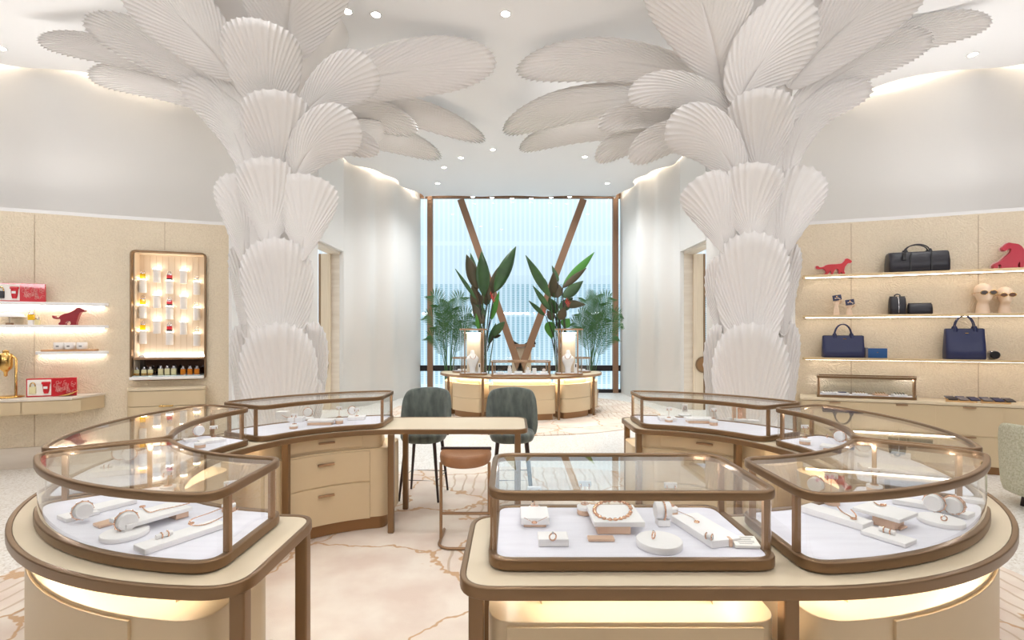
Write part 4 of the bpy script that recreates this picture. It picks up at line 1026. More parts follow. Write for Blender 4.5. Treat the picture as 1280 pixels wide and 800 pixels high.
# -- niche
p0, _ = hit(166, 1); p1, _ = hit(256.5, 1); tn = Vector((p1.x-p0.x, p1.y-p0.y)); NW = tn.length; rzn = math.atan2(tn.y, tn.x); mc = (p0+p1)/2
r = empty('display_niche', (mc.x, mc.y, NZ0), rzn, 'tall lit wall niche with bronze frame and rows of perfume pedestals', 'display niche'); NR = r
H = NZ1-NZ0; D = .22; CREAMN = mat('niche_lining', (232, 214, 190), .6)
m = MB(); m.box((0, D, H/2), (NW, .02, H)); m.build('back_panel', CREAMN, r)
for s in (-1, 1): m = MB(); m.box((s*NW/2, D/2+.02, H/2), (.02, D-.03, H)); m.build('side_panel', CREAMN, r)
m = MB(); m.box((0, D/2+.02, H), (NW, D-.03, .02)); m.build('head_panel', CREAMN, r)
fp = rrect(NW+.04, H+.03, .07, (0, H/2)); m = MB(); m.ring(fp, .022, -.03, .05); o = m.build('frame', BRONZE, r, bevel=.004); o.rotation_euler = (PI/2, 0, 0)
zm = NZM-NZ0
m = MB(); m.box((0, .09, zm), (NW-.02, .24, .03)); m.build('shelf', BRONZE_L, r, bevel=.004)
m = MB(); m.box((0, .19, zm+.02), (NW-.1, .03, .012)); m.build('light_strip', LEDW, r)
m = MB(); m.box((0, D-.014, zm/2), (NW-.03, .006, zm-.03)); m.build('mirror_back', MIRROR, r)
m = MB(); m.box((0, .04, .02), (NW, .34, .04)); m.build('glass_tray', WHITEMETAL, r, bevel=.01)
m = MB(); m.box((0, .02, .048), (NW-.06, .26, .012)); m.build('tray_top', mat('tray_glass', (210, 225, 228), .08, .3), r, bevel=.004)
for k in range(11): x = -NW/2+.06+k*(NW-.12)/10; m = MB(); m.box((x, D-.0115, (H+zm)/2), (.004, .004, H-zm-.05)); m.build('panel_rib', TAN, r)
def niche_pt(lx, ly, z): return Matrix.Rotation(rzn, 3, 'Z') @ Vector((lx, ly, 0))+Vector((mc.x, mc.y, z))
def lx_of(px):
    # local x on the niche back plane seen at pixel px
    q = (px-640)/F; c, s = math.cos(rzn), math.sin(rzn); ly = D-.06
    # (mc.x + c*lx - s*ly) = q*(mc.y + s*lx + c*ly)
    return (q*(mc.y+c*ly)-mc.x+s*ly)/(c-q*s)
ordi = ['top', 'second', 'third']
def perfume(loc, rz, liquid, cap, label, group, w=.045, d=.03, h=.05, arch=True, low=None):
    o = empty('perfume_bottle', loc, rz, label, 'perfume', group)
    m = MB(); m.box((0, 0, h/2), (w, d, h)); m.build('bottle', liquid, o, bevel=.005)
    if low: m = MB(); m.box((0, 0, h*.2), (w+.002, d+.002, h*.4)); m.build('lower_band', low, o, bevel=.004)
    m = MB(); m.box((0, 0, h+.008), (w*.8, d*.8, .016)); m.build('collar', cap, o, bevel=.003)
    if arch: m = MB(); m.tube([(w*.4*math.cos(q), 0, h+.014+w*.6*math.sin(q)) for q in [PI*i/10 for i in range(11)]], .004, 6); m.build('cap_arch', cap, o)
    else: m = MB(); m.cyl((0, 0, h+.014), w*.28, .025, 14); m.build('cap', cap, o)
    return o
cols = [178.5, 196, 212, 229.5, 246]
for ci, px in enumerate(cols):
    lx = lx_of(px)
    if ci in (0, 2, 4): tops = [350.5, 382.5, 414.5]; hgt = 19
    else: tops = [337, 369, 401]; hgt = 18
    for k, ty in enumerate(tops):
        ty = ty+(px-212)*.045
        base = niche_pt(lx, D-.06, 0); z1 = E-(ty-HY)*base.y/F; L = .19
        o = empty('acrylic_pedestal', (base.x, base.y, z1-L), rzn, 'frosted tube pedestal in the wall niche, %s row, %s column from left' % (ordi[k], ['first', 'second', 'third', 'fourth', 'fifth'][ci]), 'pedestal', 'frosted perfume pedestals in the niche')
        m = MB(); m.lathe([(.042, 0), (.045, .006), (.045, L-.008)], n=20); m.build('tube', ACRYL, o)
        m = MB(); m.lathe([(.045, L-.008), (.045, L)], n=20); m.build('lit_rim', GLOWT, o)
        if ci in (0, 2, 4):
            nm = {0: ('yellow', YELLOW, SILVER, None), 2: ('red', RED, SILVER, BLACK), 4: ('clear', PALEJ, SILVER, None)}[ci]
            perfume((base.x, base.y, z1+.001), rzn, nm[1], nm[2], '%s perfume bottle on the %s pedestal of its column in the wall niche' % (nm[0], ordi[k]), 'perfume bottles on the niche pedestals', w=.062, d=.04, h=.075 if ci != 4 else .03, low=nm[3])
q = niche_pt(lx_of(179), D-.1, NZM+.016); o = empty('glass_dome', q, rzn, 'small white half dome on the lower shelf of the wall niche', 'dome'); m = MB(); m.lathe([(.035, 0), (.034, .012), (.025, .026), (.008, .034)], n=20); m.build('dome', WHITEMETAL, o)
for g, (xs, liq, nm) in enumerate([((175, 184, 192), PALEJ, 'bronze banded'), ((204.5, 212.5, 220.5), PALEJ, 'pale yellow'), ((232, 240.5, 249), AMBER, 'amber')]):
    for k, px in enumerate(xs):
        q = niche_pt(lx_of(px), .05, NZ0+.055)
        perfume(q, rzn, liq, SILVER, '%s perfume bottle on the niche glass tray, %s of its trio' % (nm, ['left', 'middle', 'right'][k]), 'perfume bottles on the glass tray', w=.06, d=.035, h=.075 if g != 1 else .085, arch=False, low=GOLD if g == 0 else None)
# cabinet under the niche
b, f = strip(159, 257, .004, .30, 1); mid = f[len(f)//2]; segs = [f, [f[-1], b[-1]], b[::-1], [b[0], f[0]]]
pts = fillet(segs, .09, 6); c = cen(pts); p = local(pts, c); p = p if area(p) > 0 else p[::-1]
r = empty('wall_console', (c[0], c[1], .60), 0, 'small curved beige drawer unit under the perfume niche', 'console')
m = MB(); m.prism(p, 0, .155); m.build('drawer', TAN, r, bevel=.004); m = MB(); m.prism(p, .162, .36); m.build('drawer', TAN, r, bevel=.004)
m = MB(); m.prism(p, .366, .40); m.build('top', CREAM, r, bevel=.006)
fm = local([f[len(f)//2]], c)[0]; m = MB(); m.box((fm[0]+.0, fm[1]-.005, .16), (.16, .04, .018), rzn); m.build('handle', GOLD, r, bevel=.005)
# -- left shelf goods
def gift_box(px, z, off, label, black):
    loc, rz = wf(px, z+.001, off, 1); o = empty('gift_box', loc, rz, label, 'gift box', 'red gift box sets')
    m = MB(); m.box((0, 0, .115), (.26, .07, .23)); m.build('box', RED, o, bevel=.003)
    m = MB(); m.box((0, -.034, .115), (.235, .006, .20)); ins = m.build('insert', PAPER, o)
    m = MB(); m.box((-.062, -.045, .085), (.065, .03, .09)); bt = m.build('bottle', BLACK if black else PALEJ, o, bevel=.006)
    m = MB(); m.tube([(-.062+.026*math.cos(q), -.045, .13+.05*math.sin(q)) for q in [PI*i/10 for i in range(11)]], .006, 6); m.build('bottle_cap', GOLD, o)
    m = MB(); m.box((.07, -.045, .172), (.085, .03, .03)); m.build('tube_cap', RED, o, bevel=.005)
    m = MB(); m.loft([[Vector((.07+s*math.cos(q), -.045+.014*math.sin(q), z_)) for q in [2*PI*i/14 for i in range(14)]] for z_, s in ((.04, .022), (.07, .03), (.16, .038))]); m.build('tube', RED, o)
    m = MB(); m.box((.07, -.062, .115), (.04, .003, .03)); m.build('tube_label', WHITE, o)
    m = MB(); m.box((.25, -.02, .115), (.235, .03, .235), .12); ld = m.build('lid', RED, o, bevel=.003)
    m = MB(); random.seed(3)
    for k in range(46):
        x = random.gauss(0, .05); zz = random.gauss(0, .055)
        if abs(x) > .095 or abs(zz) > .095: continue
        q = random.random()*PI; a = [( .018*math.cos(t), .012*math.sin(t)) for t in [PI*1.4*i/7 for i in range(8)]]
        R_ = Matrix.Rotation(q, 2); pp = [R_ @ Vector(v) for v in a]
        m.tube([Vector((.252, -.037, .115))+Matrix.Rotation(.12, 3, 'Z') @ Vector((x+v.x, 0, zz+v.y)) for v in pp], .0022, 4)
    m.build('ornament', mat('rose_print', (232, 170, 160), .6) if 'rose_print' not in bpy.data.materials else bpy.data.materials['rose_print'], ld)
    return o
gift_box(12, S1, .12, 'open red gift box with black bottle on the top left shelf', True)
gift_box(51, .935, .22, 'open red gift box with clear bottle on the left console', False)
def silhouette(pts, th, loc, rz, name, label, cat, m_, edge=None, scale=1, group=None):
    o = empty(name, loc, rz, label, cat, group); sp = [(p.x*scale, p.y*scale) for p in spline([(x, y, 0) for x, y in pts], 4, True)]
    if area(sp) < 0: sp = sp[::-1]
    m = MB(); m.prism(sp, -th/2, th/2); b = m.build('body', m_, o, bevel=.012*scale if not edge else .004); b.rotation_euler = (PI/2, 0, 0)
    if edge: m = MB(); m.prism(offset(sp, -.008), -th/2-.012, -th/2+.004); e = m.build('inner_edge', edge, o); e.rotation_euler = (PI/2, 0, 0); e.location = (0, .0, 0)
    return o
# seated / crouching / walking cat outlines (x right, y up, unit = overall length)
cat_walk = [(-.50, .30), (-.49, .22), (-.42, .20), (-.33, .21), (-.28, .19), (-.22, .10), (-.27, .02), (-.22, .0), (-.15, .05), (-.10, .14), (-.07, .05), (-.10, 0), (-.04, 0), (.0, .1), (.05, .18), (.12, .17), (.13, .04), (.12, .0), (.17, 0), (.20, .08), (.26, .0), (.31, .02), (.29, .12), (.31, .24), (.36, .32), (.40, .36), (.48, .37), (.50, .42), (.46, .46), (.40, .50), (.33, .50), (.30, .44), (.22, .36), (.08, .34), (-.10, .34), (-.22, .32), (-.30, .27), (-.40, .26), (-.44, .30)]
cat_sit = [((x-400)/235, (320-y)/235) for x, y in [(400, 85), (425, 92), (470, 105), (500, 140), (512, 190), (510, 240), (502, 318), (480, 318), (475, 262), (462, 290), (456, 318), (348, 320), (344, 300), (338, 282), (324, 288), (320, 318), (295, 318), (285, 295), (300, 270), (340, 250), (375, 210), (405, 180), (415, 150), (400, 140), (375, 160), (352, 150), (350, 130), (370, 110), (385, 92)]]
cat_crouch = [(x, y*.68) for x, y in [(-.5, .52), (-.47, .38), (-.36, .33), (-.27, .36), (-.25, .2), (-.31, .08), (-.26, .0), (-.11, .0), (-.10, .1), (-.04, .22), (.04, .22), (.07, .1), (.05, .0), (.22, .0), (.24, .15), (.28, .35), (.32, .58), (.37, .72), (.49, .78), (.5, .86), (.42, .94), (.33, 1.0), (.24, .96), (.16, .84), (.02, .70), (-.12, .64), (-.24, .54), (-.3, .43), (-.4, .43), (-.44, .52)]]
loc, rz = wf(87, S2+.001, .12, 1); silhouette(cat_crouch, .07, loc, rz, 'cat_figurine', 'dark red big cat figurine on the second left wall shelf', 'figurine', REDD, scale=.335, group='red cat figurines')
loc, rz = wf(1042, R1+.001, .14, -1); silhouette(cat_walk, .03, loc, rz, 'cat_figurine', 'bright red walking cat figurine at the left of the top right shelf', 'figurine', RED, PINKE, scale=.43, group='red cat figurines')
REDM = mat('crimson_lacquer', (190, 22, 52), .3, coat=.4)
loc, rz = wf(1260, R1+.001, .14, -1); silhouette(cat_sit, .05, loc, rz, 'cat_figurine', 'red seated cat figurine at the right of the top right shelf', 'figurine', REDM, PINKE, scale=.325, group='red cat figurines')
for px, nm, off, hh in ((39, 'yellow', .14, .10), (46, 'clear', .10, .05)):
    loc, rz = wf(px, S2+.001, off, 1)
    if nm == 'yellow':
        o = empty('riser_block', loc, rz, 'clear riser block under the yellow bottle on the second left shelf', 'riser'); m = MB(); m.box((0, 0, .03), (.05, .05, .06)); m.build('block', ACRYL, o, bevel=.003); loc = loc+Vector((0, 0, .061))
    perfume(loc, rz, YELLOW if nm == 'yellow' else PALEJ, SILVER, '%s perfume bottle on the second shelf of the left wall' % nm, 'bottles on the second left shelf', w=.06, d=.04, h=.07)
loc, rz = wf(12, S2+.001, .12, 1); o = empty('paper_parasol', loc, rz, 'white parasol shaped ornament at the left of the second shelf', 'ornament')
m = MB(); m.box((0, 0, .012), (.06, .05, .024)); m.build('base', BRONZE_L, o, bevel=.003); m = MB(); m.tube([(0, 0, .02), (0, 0, .13)], .004, 6); m.build('stem', SILVER, o)
m = MB(); m.lathe([(.15, .10), (.13, .125), (.09, .145), (.04, .155), (.005, .158)], n=24); m.build('canopy', WHITE, o)
loc, rz = wf(88, S3+.001, .13, 1); o = empty('wooden_tray', loc, rz, 'long light wood tray under three candle glasses', 'tray'); m = MB(); m.box((0, 0, .0125), (.56, .12, .025)); m.build('board', WOODT, o, bevel=.004)
for k, px in enumerate((74, 87.5, 102.5)):
    l2, rz = wf(px, S3+.027, .13, 1); o = empty('candle_glass', l2, rz, 'frosted white candle glass, %s of three on the wooden tray' % ['left', 'middle', 'right'][k], 'candle', 'candle glasses on the wooden tray')
    m = MB(); m.lathe([(.05, 0), (.056, .005), (.056, .088), (.05, .09), (.049, .07), (.02, .068)], n=24); m.build('glass', ACRYL, o); m = MB(); m.box((0, -.0555, .04), (.03, .002, .022)); m.build('paper_label', INK, o)
loc, rz = wf(11, .936, .20, 1); o = empty('gold_fountain', loc, rz, 'polished gold perfume dispenser on a curved stand on the left console', 'dispenser')
m = MB(); m.lathe([(.14, 0), (.15, .008), (.12, .02), (.04, .026)], n=28); m.build('base', GOLD, o)
m = MB(); m.tube([(.07, 0, .02), (.07, 0, .48), (.03, 0, .52)], .013, 10); m.build('stand', GOLD, o)
m = MB(); m.lathe([(.005, .26), (.018, .27), (.018, .31), (.03, .33), (.06, .36), (.068, .39), (.068, .52), (.06, .54), (.03, .55), (.03, .575), (.04, .58), (.005, .59)], (-.03, 0, 0), 24); m.build('vessel', GOLD, o)
loc, rz = wf(85, .936, .30, 1); o = empty('gold_cat_dish', loc, rz, 'small gold leaf-shaped dish before the red box on the console', 'dish')
m = MB()
m.loft([[Vector((x+.0, w_*math.cos(q), .018+w_*.35*math.sin(q)+h_)) for q in [2*PI*i/10 for i in range(10)]] for x, w_, h_ in ((-.10, .004, -.01), (-.05, .03, -.004), (0, .04, .0), (.05, .03, .02), (.09, .014, .045), (.11, .004, .05))]); m.build('dish', GOLD, o)
# -- right goods
def bag(px, z, off, w, d, h, label, m_, style, hd, cat='bag', name='handbag'):
    loc, rz = wf(px, z+.001, off, -1); o = empty(name, loc, rz, label, cat)
    def sq(w_, d_, z_, e=.35, puff=0): return [Vector((w_/2*math.copysign(abs(math.cos(q))**e, math.cos(q)), d_/2*math.copysign(abs(math.sin(q))**e, math.sin(q)), z_)) for q in [2*PI*(i+.5)/28 for i in range(28)]]
    m = MB()
    if style == 'tote': m.loft([sq(w*.96, d*.9, 0), sq(w, d, .01), sq(w*1.0, d*1.0, h*.3), sq(w*.985, d*.7, h*.7), sq(w*.98, d*.45, h*.97), sq(w*.975, d*.4, h)])
    elif style == 'duffle': m.loft([sq(w*.97, d*.9, 0, .2), sq(w, d, .015, .2), sq(w*1.0, d*1.0, h*.5, .2), sq(w*.98, d*.8, h*.9, .2), sq(w*.965, d*.62, h*.985, .2), sq(w*.95, d*.5, h, .2)])
    else: m.loft([sq(w*.94, d*.9, 0, .5), sq(w, d, .012, .45), sq(w*1.0, d*1.02, h*.5, .45), sq(w*.97, d*.7, h*.88, .45), sq(w*.9, d*.3, h, .45)])
    body = m.build('body', m_, o)
    m = MB(); m.box((w*.02, -d*.5*(.55 if style != 'tote' else .56)-.004, h*.86), (.035, .005, .008)); m.build('logo_plate', GOLD, o)
    m = MB(); m.tube([(-w*.47, 0, h+.002), (w*.47, 0, h+.002)], .004, 6); m.build('zip', BLACK, o)
    for yy in (-d*.22, d*.18) if hd else ():
        a, hh = hd; k = [(-a, yy, h-.05), (-a, yy, h+.01)]+[(-a*math.cos(q)*1.0, yy*.6, h+.01+hh*math.sin(q)) for q in [PI*i/12 for i in range(1, 12)]]+[(a, yy, h+.01), (a, yy, h-.05)]
        m = MB(); m.tube(k, .0075, 8); hn = m.build('handle', m_, o)
        for s in (-1, 1): mm = MB(); mm.loft([[Vector((s*a+q*.5, yy-.006, z_)), Vector((s*a-q*.5, yy-.006, z_)), Vector((s*a-q*.5, yy+.006, z_)), Vector((s*a+q*.5, yy+.006, z_))] for z_, q in ((h-.07, .04), (h+.0, .045), (h+.035, .018))]); mm.build('handle_tab', m_, hn)
    return o
DUF = bag(1145.5, R1, .14, .66, .24, .265, 'black leather duffle bag on the top right shelf', BLACKL, 'duffle', (.13, .09))
m = MB()
for x in (-.1, .12): m.box((x, -.128, .13), (.012, .006, .24))
m.build('strap', BLACK, DUF)
m = MB(); m.box((-.17, -.13, .2), (.04, .015, .09)); m.build('luggage_tag', BLACK, DUF, bevel=.004)
bag(1053.5, R3, .14, .50, .14, .30, 'navy leather briefcase tote with short handles on the lower right shelf', NAVY, 'tote', (.10, .15))
bag(1205, R3, .15, .41, .18, .39, 'tall navy leather shopper with long loop handles on the lower right shelf', NAVY, 'tote', (.10, .16))
DB = bag(1121.5, R2, .13, .185, .12, .24, 'upright black leather wash bag with top strap on the middle right shelf', BLACKL, 'pouch', None, name='wash_bag')
m = MB(); m.tube([(0, -.058, .02), (0, -.063, .12), (0, -.05, .2), (0, -.02, .24)], .005, 6); m.build('front_zip', SILVER, DB)
m = MB(); m.tube([(-.03, 0, .23), (-.03, 0, .26), (0, 0, .275), (.03, 0, .26), (.03, 0, .23)], .009, 8); m.build('loop', BLACKL, DB)
bag(1149.5, R2, .13, .27, .11, .145, 'low black leather pouch beside the upright wash bag', BLACKL, 'pouch', None, name='leather_pouch')
loc, rz = wf(1094.5, R3+.001, .14, -1); o = empty('gift_box', loc, rz, 'small blue leather box in a grey sleeve on the lower right shelf', 'box'); m = MB(); m.box((.015, 0, .065), (.225, .05, .13)); m.build('lid', BLUE, o, bevel=.004)
m = MB(); m.box((-.112, .005, .069), (.03, .08, .138)); m.build('sleeve', SWG, o, bevel=.003); m = MB(); m.box((.015, -.027, .075), (.02, .002, .006)); m.build('logo_plate', GOLD, o)
loc, rz = wf(1240, R3+.001, .16, -1); o = empty('watch', loc, rz, 'steel wristwatch on a round cushion beside the tall navy shopper', 'watch')
m = MB(); m.lathe([(.05, -.03), (.058, -.024), (.058, .024), (.05, .03)], (0, 0, .058), 24, Matrix.Rotation(PI/2, 3, 'Y')); m.build('strap', SILVER, o)
m = MB(); m.lathe([(.04, -.045), (.05, -.04), (.05, -.028), (.04, -.026)][::-1], (.0, -.04, .06), 24, Matrix.Rotation(PI/2, 3, 'X') @ Matrix.Scale(-1, 3)); m.build('case', BLACK, o)
def hand(px, h, label):
    loc, rz = wf(px, R2+.001, .13, -1); o = empty('display_hand', loc, rz, label, 'mannequin hand', 'display hands')
    m = MB(); m.loft([[Vector((r_*math.cos(q), r_*.7*math.sin(q), z)) for q in [2*PI*i/16 for i in range(16)]] for z, r_ in ((0, .042), (.01, .044), (h*.4, .030), (h*.62, .022), (h*.72, .03), (h*.85, .04), (h*.95, .035), (h, .02))]); m.build('forearm', SKIN, o)
    for k, (x, L) in enumerate(((-.026, .055), (-.009, .065), (.009, .06), (.025, .045))):
        m = MB(); m.tube([(x, 0, h*.93), (x*1.15, -.012, h*.93+L*.5), (x*1.1, -.040, h*.93+L*.8), (x, -.058, h*.93+L*.7)], [.0105, .0095, .0085, .007], 8); m.build('finger', SKIN, o)
    m = MB(); m.tube([(.034, -.0, h*.8), (.055, -.025, h*.9), (.045, -.06, h*1.02)], [.0125, .011, .008], 8); m.build('thumb', SKIN, o)
    wl_ = empty('wallet', loc+Matrix.Rotation(rz, 3, 'Z') @ Vector((-.005, -.045, h+.035)), rz, label.replace('display hand', 'card wallet').replace('holding a navy wallet', 'held by the hand'), 'wallet', 'navy wallets held by hands')
    M = Matrix.Rotation(-.15, 3, 'Y'); m = MB(); m.box((0, 0, 0), (.105, .014, .075), M=M); m.build('cover', NAVY, wl_, bevel=.003); m = MB(); m.box(M @ Vector((0, -.0085, .02)), (.02, .002, .005), M=M); m.build('logo_plate', GOLD, wl_)
hand(1045.5, .205, 'taller pale display hand holding a navy wallet, middle right shelf'); hand(1061.5, .14, 'shorter pale display hand holding a navy wallet, middle right shelf')
def head(px, h, turn, label, lens):
    loc, rz = wf(px, R2+.001, .13, -1); o = empty('mannequin_head', loc, rz+math.radians(turn), label, 'mannequin head', 'mannequin heads'); k = h/.36
    # faces -y
    sec = [(0, .068, .066, .015), (.012, .07, .068, .015), (.09, .056, .056, .015), (.125, .052, .056, .012), (.140, .050, .070, -.012), (.155, .056, .088, -.024), (.18, .066, .098, -.016), (.215, .074, .104, -.008), (.25, .080, .108, .0), (.29, .080, .108, .006), (.325, .070, .094, .01), (.348, .046, .064, .012), (.358, .018, .026, .012)]
    rings = []
    for z, rx, ry, oy in sec:
        rg = []
        for i in range(24):
            q = 2*PI*i/24; x = rx*math.cos(q); y = ry*math.sin(q)+oy
            f = math.exp(-((q-1.5*PI)/.16)**2)
            if .19 < z < .24: y -= .022*f
            if .15 < z < .19: y -= .006*math.exp(-((q-1.5*PI)/.35)**2)
            rg.append(Vector((x*k, y*k, z*k)))
        rings.append(rg)
    m = MB(); m.loft(rings); m.build('head', SKIN, o, sub=1)
    for s in (-1, 1): m = MB(); m.sphere((s*.078*k, .02*k, .235*k), .02*k, 10, 8, .4, .8, 1.3); m.build('ear', SKIN, o)
    m = MB(); m.tube([(-.024*k, -.10*k, .178*k), (0, -.108*k, .182*k), (.024*k, -.10*k, .178*k)], [.003, .006, .003], 6, flat=.7); m.build('lips', SKIN, o)
    g = empty('sunglasses', loc, rz+math.radians(turn), label.replace('mannequin head', 'sunglasses worn by the head').replace(' wearing sunglasses', '').replace('pale ', ''), 'sunglasses', 'sunglasses on mannequin heads')
    for s in (-1, 1):
        pts = [Vector((s*.043*k+.036*k*math.cos(q), -.116*k+.012*k*abs(s*.0+math.cos(q)*0), .243*k+.026*k*math.sin(q))) for q in [2*PI*i/20 for i in range(20)]]
        m = MB(); m.tube(pts, .0035, 6, True); m.build('rim', GOLD, g)
        m = MB(); m.loft([pts, [p+Vector((0, .003, 0)) for p in pts]]); m.build('lens', lens, g)
        m = MB(); m.tube([(s*.083*k, -.112*k, .245*k), (s*.097*k, -.06*k, .245*k), (s*.097*k, .03*k, .24*k)], .003, 6); m.build('temple', GOLD, g)
    m = MB(); m.tube([(-.01*k, -.118*k, .248*k), (.01*k, -.118*k, .248*k)], .003, 6); m.build('bridge', GOLD, g)
LENS1 = mat('brown_lens', (58, 34, 26), .08, coat=.5); LENS2 = mat('bronze_lens', (100, 62, 44), .08, coat=.5)
head(1229, .385, 3, 'pale mannequin head wearing sunglasses, taller left one of two', LENS1); head(1256, .335, -8, 'pale mannequin head wearing sunglasses, shorter right one of two', LENS2)
# -- right sideboard
b, f = strip(1000, 1345, .036, .47, -1); segs = [f, [f[-1], b[-1]], b[::-1], [b[0], f[0]]]; pts = fillet(segs, .02, 3); c = cen(pts); p = local(pts, c); p = p if area(p) > 0 else p[::-1]
r = empty('sideboard', (c[0], c[1], 0), 0, 'long champagne drawer sideboard along the right display wall', 'sideboard')
m = MB(); m.prism(offset(p, .015), .10, .83); m.build('body', TAN, r); m = MB(); m.prism(offset(p, .06), 0, .11); m.build('toe_kick', TOE, r)
m = MB(); m.prism(p, .835, .87); m.build('top', CREAM, r, bevel=.004)
pp = [1002, 1085.5, 1169.5, 1255, 1343]
for i in range(4):
    for z0, z1 in ((.105, .46), (.47, .825)):
        q0, q1 = strip(pp[i]+.5, pp[i+1]-.5, .452, .462, -1, 4); m = MB(); m.prism(local(q0+q1[::-1], c), z0, z1); d = m.build('drawer', TANR, r)
        l, rz = wf((pp[i]+pp[i+1])/2, z1-.01, .475, -1); m = MB(); m.box((l.x-c[0], l.y-c[1], z1-.01), (.12, .03, .016), rz); m.build('handle', BRONZE_L, d, bevel=.003)
# case on the sideboard
b, f = strip(1021, 1146, .06, .40, -1); segs = [f, [f[-1], b[-1]], b[::-1], [b[0], f[0]]]; pts = fillet(segs, .05, 5)
glass_case((0, 0), pts, [f[0], f[-1], b[0], b[-1], f[1], f[-2]][:4], 'long low glass case on the right sideboard', zb=.87, h=.29, base=.035, band=.03)
nm = ['first', 'second', 'third', 'fourth', 'fifth']
for k, px in enumerate((1035, 1052, 1075, 1100, 1124)):
    loc, rz = wf(px, .902, .22, -1); o = empty('display_tile', loc, rz, '%s small display tile from left in the sideboard glass case' % nm[k], 'display block', 'display tiles in the sideboard case')
    m = MB(); m.box((0, 0, .012), (.15, .12, .024)); m.build('tile', WHITE if k != 3 else COPPER, o, bevel=.003)
    if k in (1,): m = MB(); m.box((0, -.02, .03), (.09, .06, .012)); m.build('card_holder', NAVY, o, bevel=.003)
    else:
        m = MB()
        for j in range(4): m.tube([(-.045+.03*j, -.03, .028), (-.045+.03*j, .03, .042)], .005, 6)
        m.build('pens' if k == 4 else 'cufflinks', [SILVER, 0, GOLD, GOLD, BLACK][k], o)
for t, (pxs, lbl) in enumerate((((1180, 1222), 'left'), ((1224, 1264), 'right'))):
    b, f = strip(pxs[0]+2, pxs[1], .14, .40, -1, 4); segs = [f, [f[-1], b[-1]], b[::-1], [b[0], f[0]]]; pts = fillet(segs, .02, 3); c2 = cen(pts)
    o = empty('swatch_tray', (c2[0], c2[1], .871), 0, '%s of two wooden trays of leather card cases on the sideboard' % lbl, 'tray', 'wooden trays on the sideboard')
    q = local(pts, c2); m = MB(); m.prism(q, 0, .014); m.build('board', TRAYW, o, bevel=.003)
    for row in range(2):
        for k in range(3):
            px = pxs[0]+7+14*k+(3 if row == 0 else 0); loc, rz = wf(px, .886, .21 if row else .32, -1)
            nmr = ['front', 'back'][row]; nmc = ['left', 'middle', 'right'][k]
            w_ = empty('card_case', loc, rz+.1, '%s %s card case on the %s wooden tray' % (nmr, nmc, lbl), 'card case', 'leather card cases on trays')
            M = Matrix.Rotation(.35, 3, 'X'); m = MB(); m.box((0, 0, .022), (.095, .075, .012), M=M); m.build('cover', [BLACKL, SWG, NAVY][(k+row+t) % 3], w_, bevel=.003); m = MB(); m.box((0, .02, .008), (.08, .03, .014)); m.build('rest', TRAYW, w_)
# boucle chair at the right edge
r = empty('boucle_armchair', (5.30, 4.85, 0), math.radians(100), 'cream boucle armchair cut by the right edge of the photo', 'chair')
rings = []
for i in range(29):
    a = math.radians(-115+230*i/28); u = abs(a)/math.radians(115); top = .84-.10*u**2; rg = []
    for dr, z in [(-.05, .14), (.04, .12), (.055, .3), (.07, top-.08), (.05, top-.01), (0, top), (-.05, top-.02), (-.07, top-.1), (-.055, .3)]: rg.append(Vector(((.33+dr)*math.sin(a), (.33+dr)*math.cos(a), z)))
    rings.append(rg)
m = MB(); m.loft(rings); m.build('backrest', BOUCLE, r, sub=1)
m = MB(); m.lathe([(.24, .14), (.28, .18), (.29, .4), (.27, .45), (.2, .47)], n=28); m.build('seat', BOUCLE, r)
for a in (45, 135, 225, 315): m = MB(); m.tube([(.22*math.cos(math.radians(a)), .22*math.sin(math.radians(a)), 0), (.2*math.cos(math.radians(a)), .2*math.sin(math.radians(a)), .16)], .018, 8); m.build('leg', DARKW, r)
r = empty('pink_armchair', (-5.02, 12.45, 0), math.radians(20), 'pink velvet armchair seen through the left doorway', 'chair')
rings = []
for i in range(21):
    a = math.radians(-100+200*i/20); rg = []
    for dr, z in [(-.05, .3), (.04, .28), (.06, .7), (.04, 1.12), (0, 1.16), (-.05, 1.12), (-.05, .7)]: rg.append(Vector(((.36+dr)*math.sin(a), (.36+dr)*math.cos(a), z*.93)))
    rings.append(rg)
m = MB(); m.loft(rings); m.build('backrest', PINKV, r); m = MB(); m.lathe([(.28, .28), (.31, .32), (.31, .5), (.26, .54)], n=24); m.build('seat', PINKV, r)
for a in (45, 135, 225, 315): m = MB(); m.tube([(.24*math.cos(math.radians(a)), .24*math.sin(math.radians(a)), 0), (.2*math.cos(math.radians(a)), .2*math.sin(math.radians(a)), .3)], .018, 8); m.build('leg', DARKW, r)
# ---------------------------------------------------------------- far counter by the window
FC = (.2, 11.15); FA, FB = 1.80, 1.48; IA, IB = 1.12, .82
o_ = arc(FA, 172, 368, ry=FB); i_ = arc(IA, 368, 172, ry=IB)
segs = [o_, [o_[-1], i_[0]], i_, [i_[-1], o_[0]]]; pts = fillet(segs, .14, 8)
r = empty('display_counter', (FC[0], FC[1], 0), 0, 'curved cream counter in front of the window, standing on slim bronze legs', 'counter')
m = MB(); m.ring(pts if area(pts) > 0 else pts[::-1], .022, .835, .888); m.build('edge_band', BRONZE_L, r, bevel=.005)
m = MB(); m.prism(inset(pts, .0225), .845, .884); m.build('leather_top', CREAM, r)
def epx(px, off=.0):  # ellipse angle whose front outer point is seen at px
    best = None
    for k in range(1720, 3690):
        a = math.radians(k/10); x = FC[0]+(FA-off)*math.cos(a); y = FC[1]+(FB-off)*math.sin(a); d = abs(640+x/y*F-px)
        if best is None or d < best[0]: best = (d, a, x, y)
    return best
for px in (560.5, 603.5, 698.5, 742):
    _, a, x, y = epx(px, .07); leg(x-FC[0], y-FC[1], .846, r, .05, .0145)
for px, px2 in ((603, 690),):
    pass
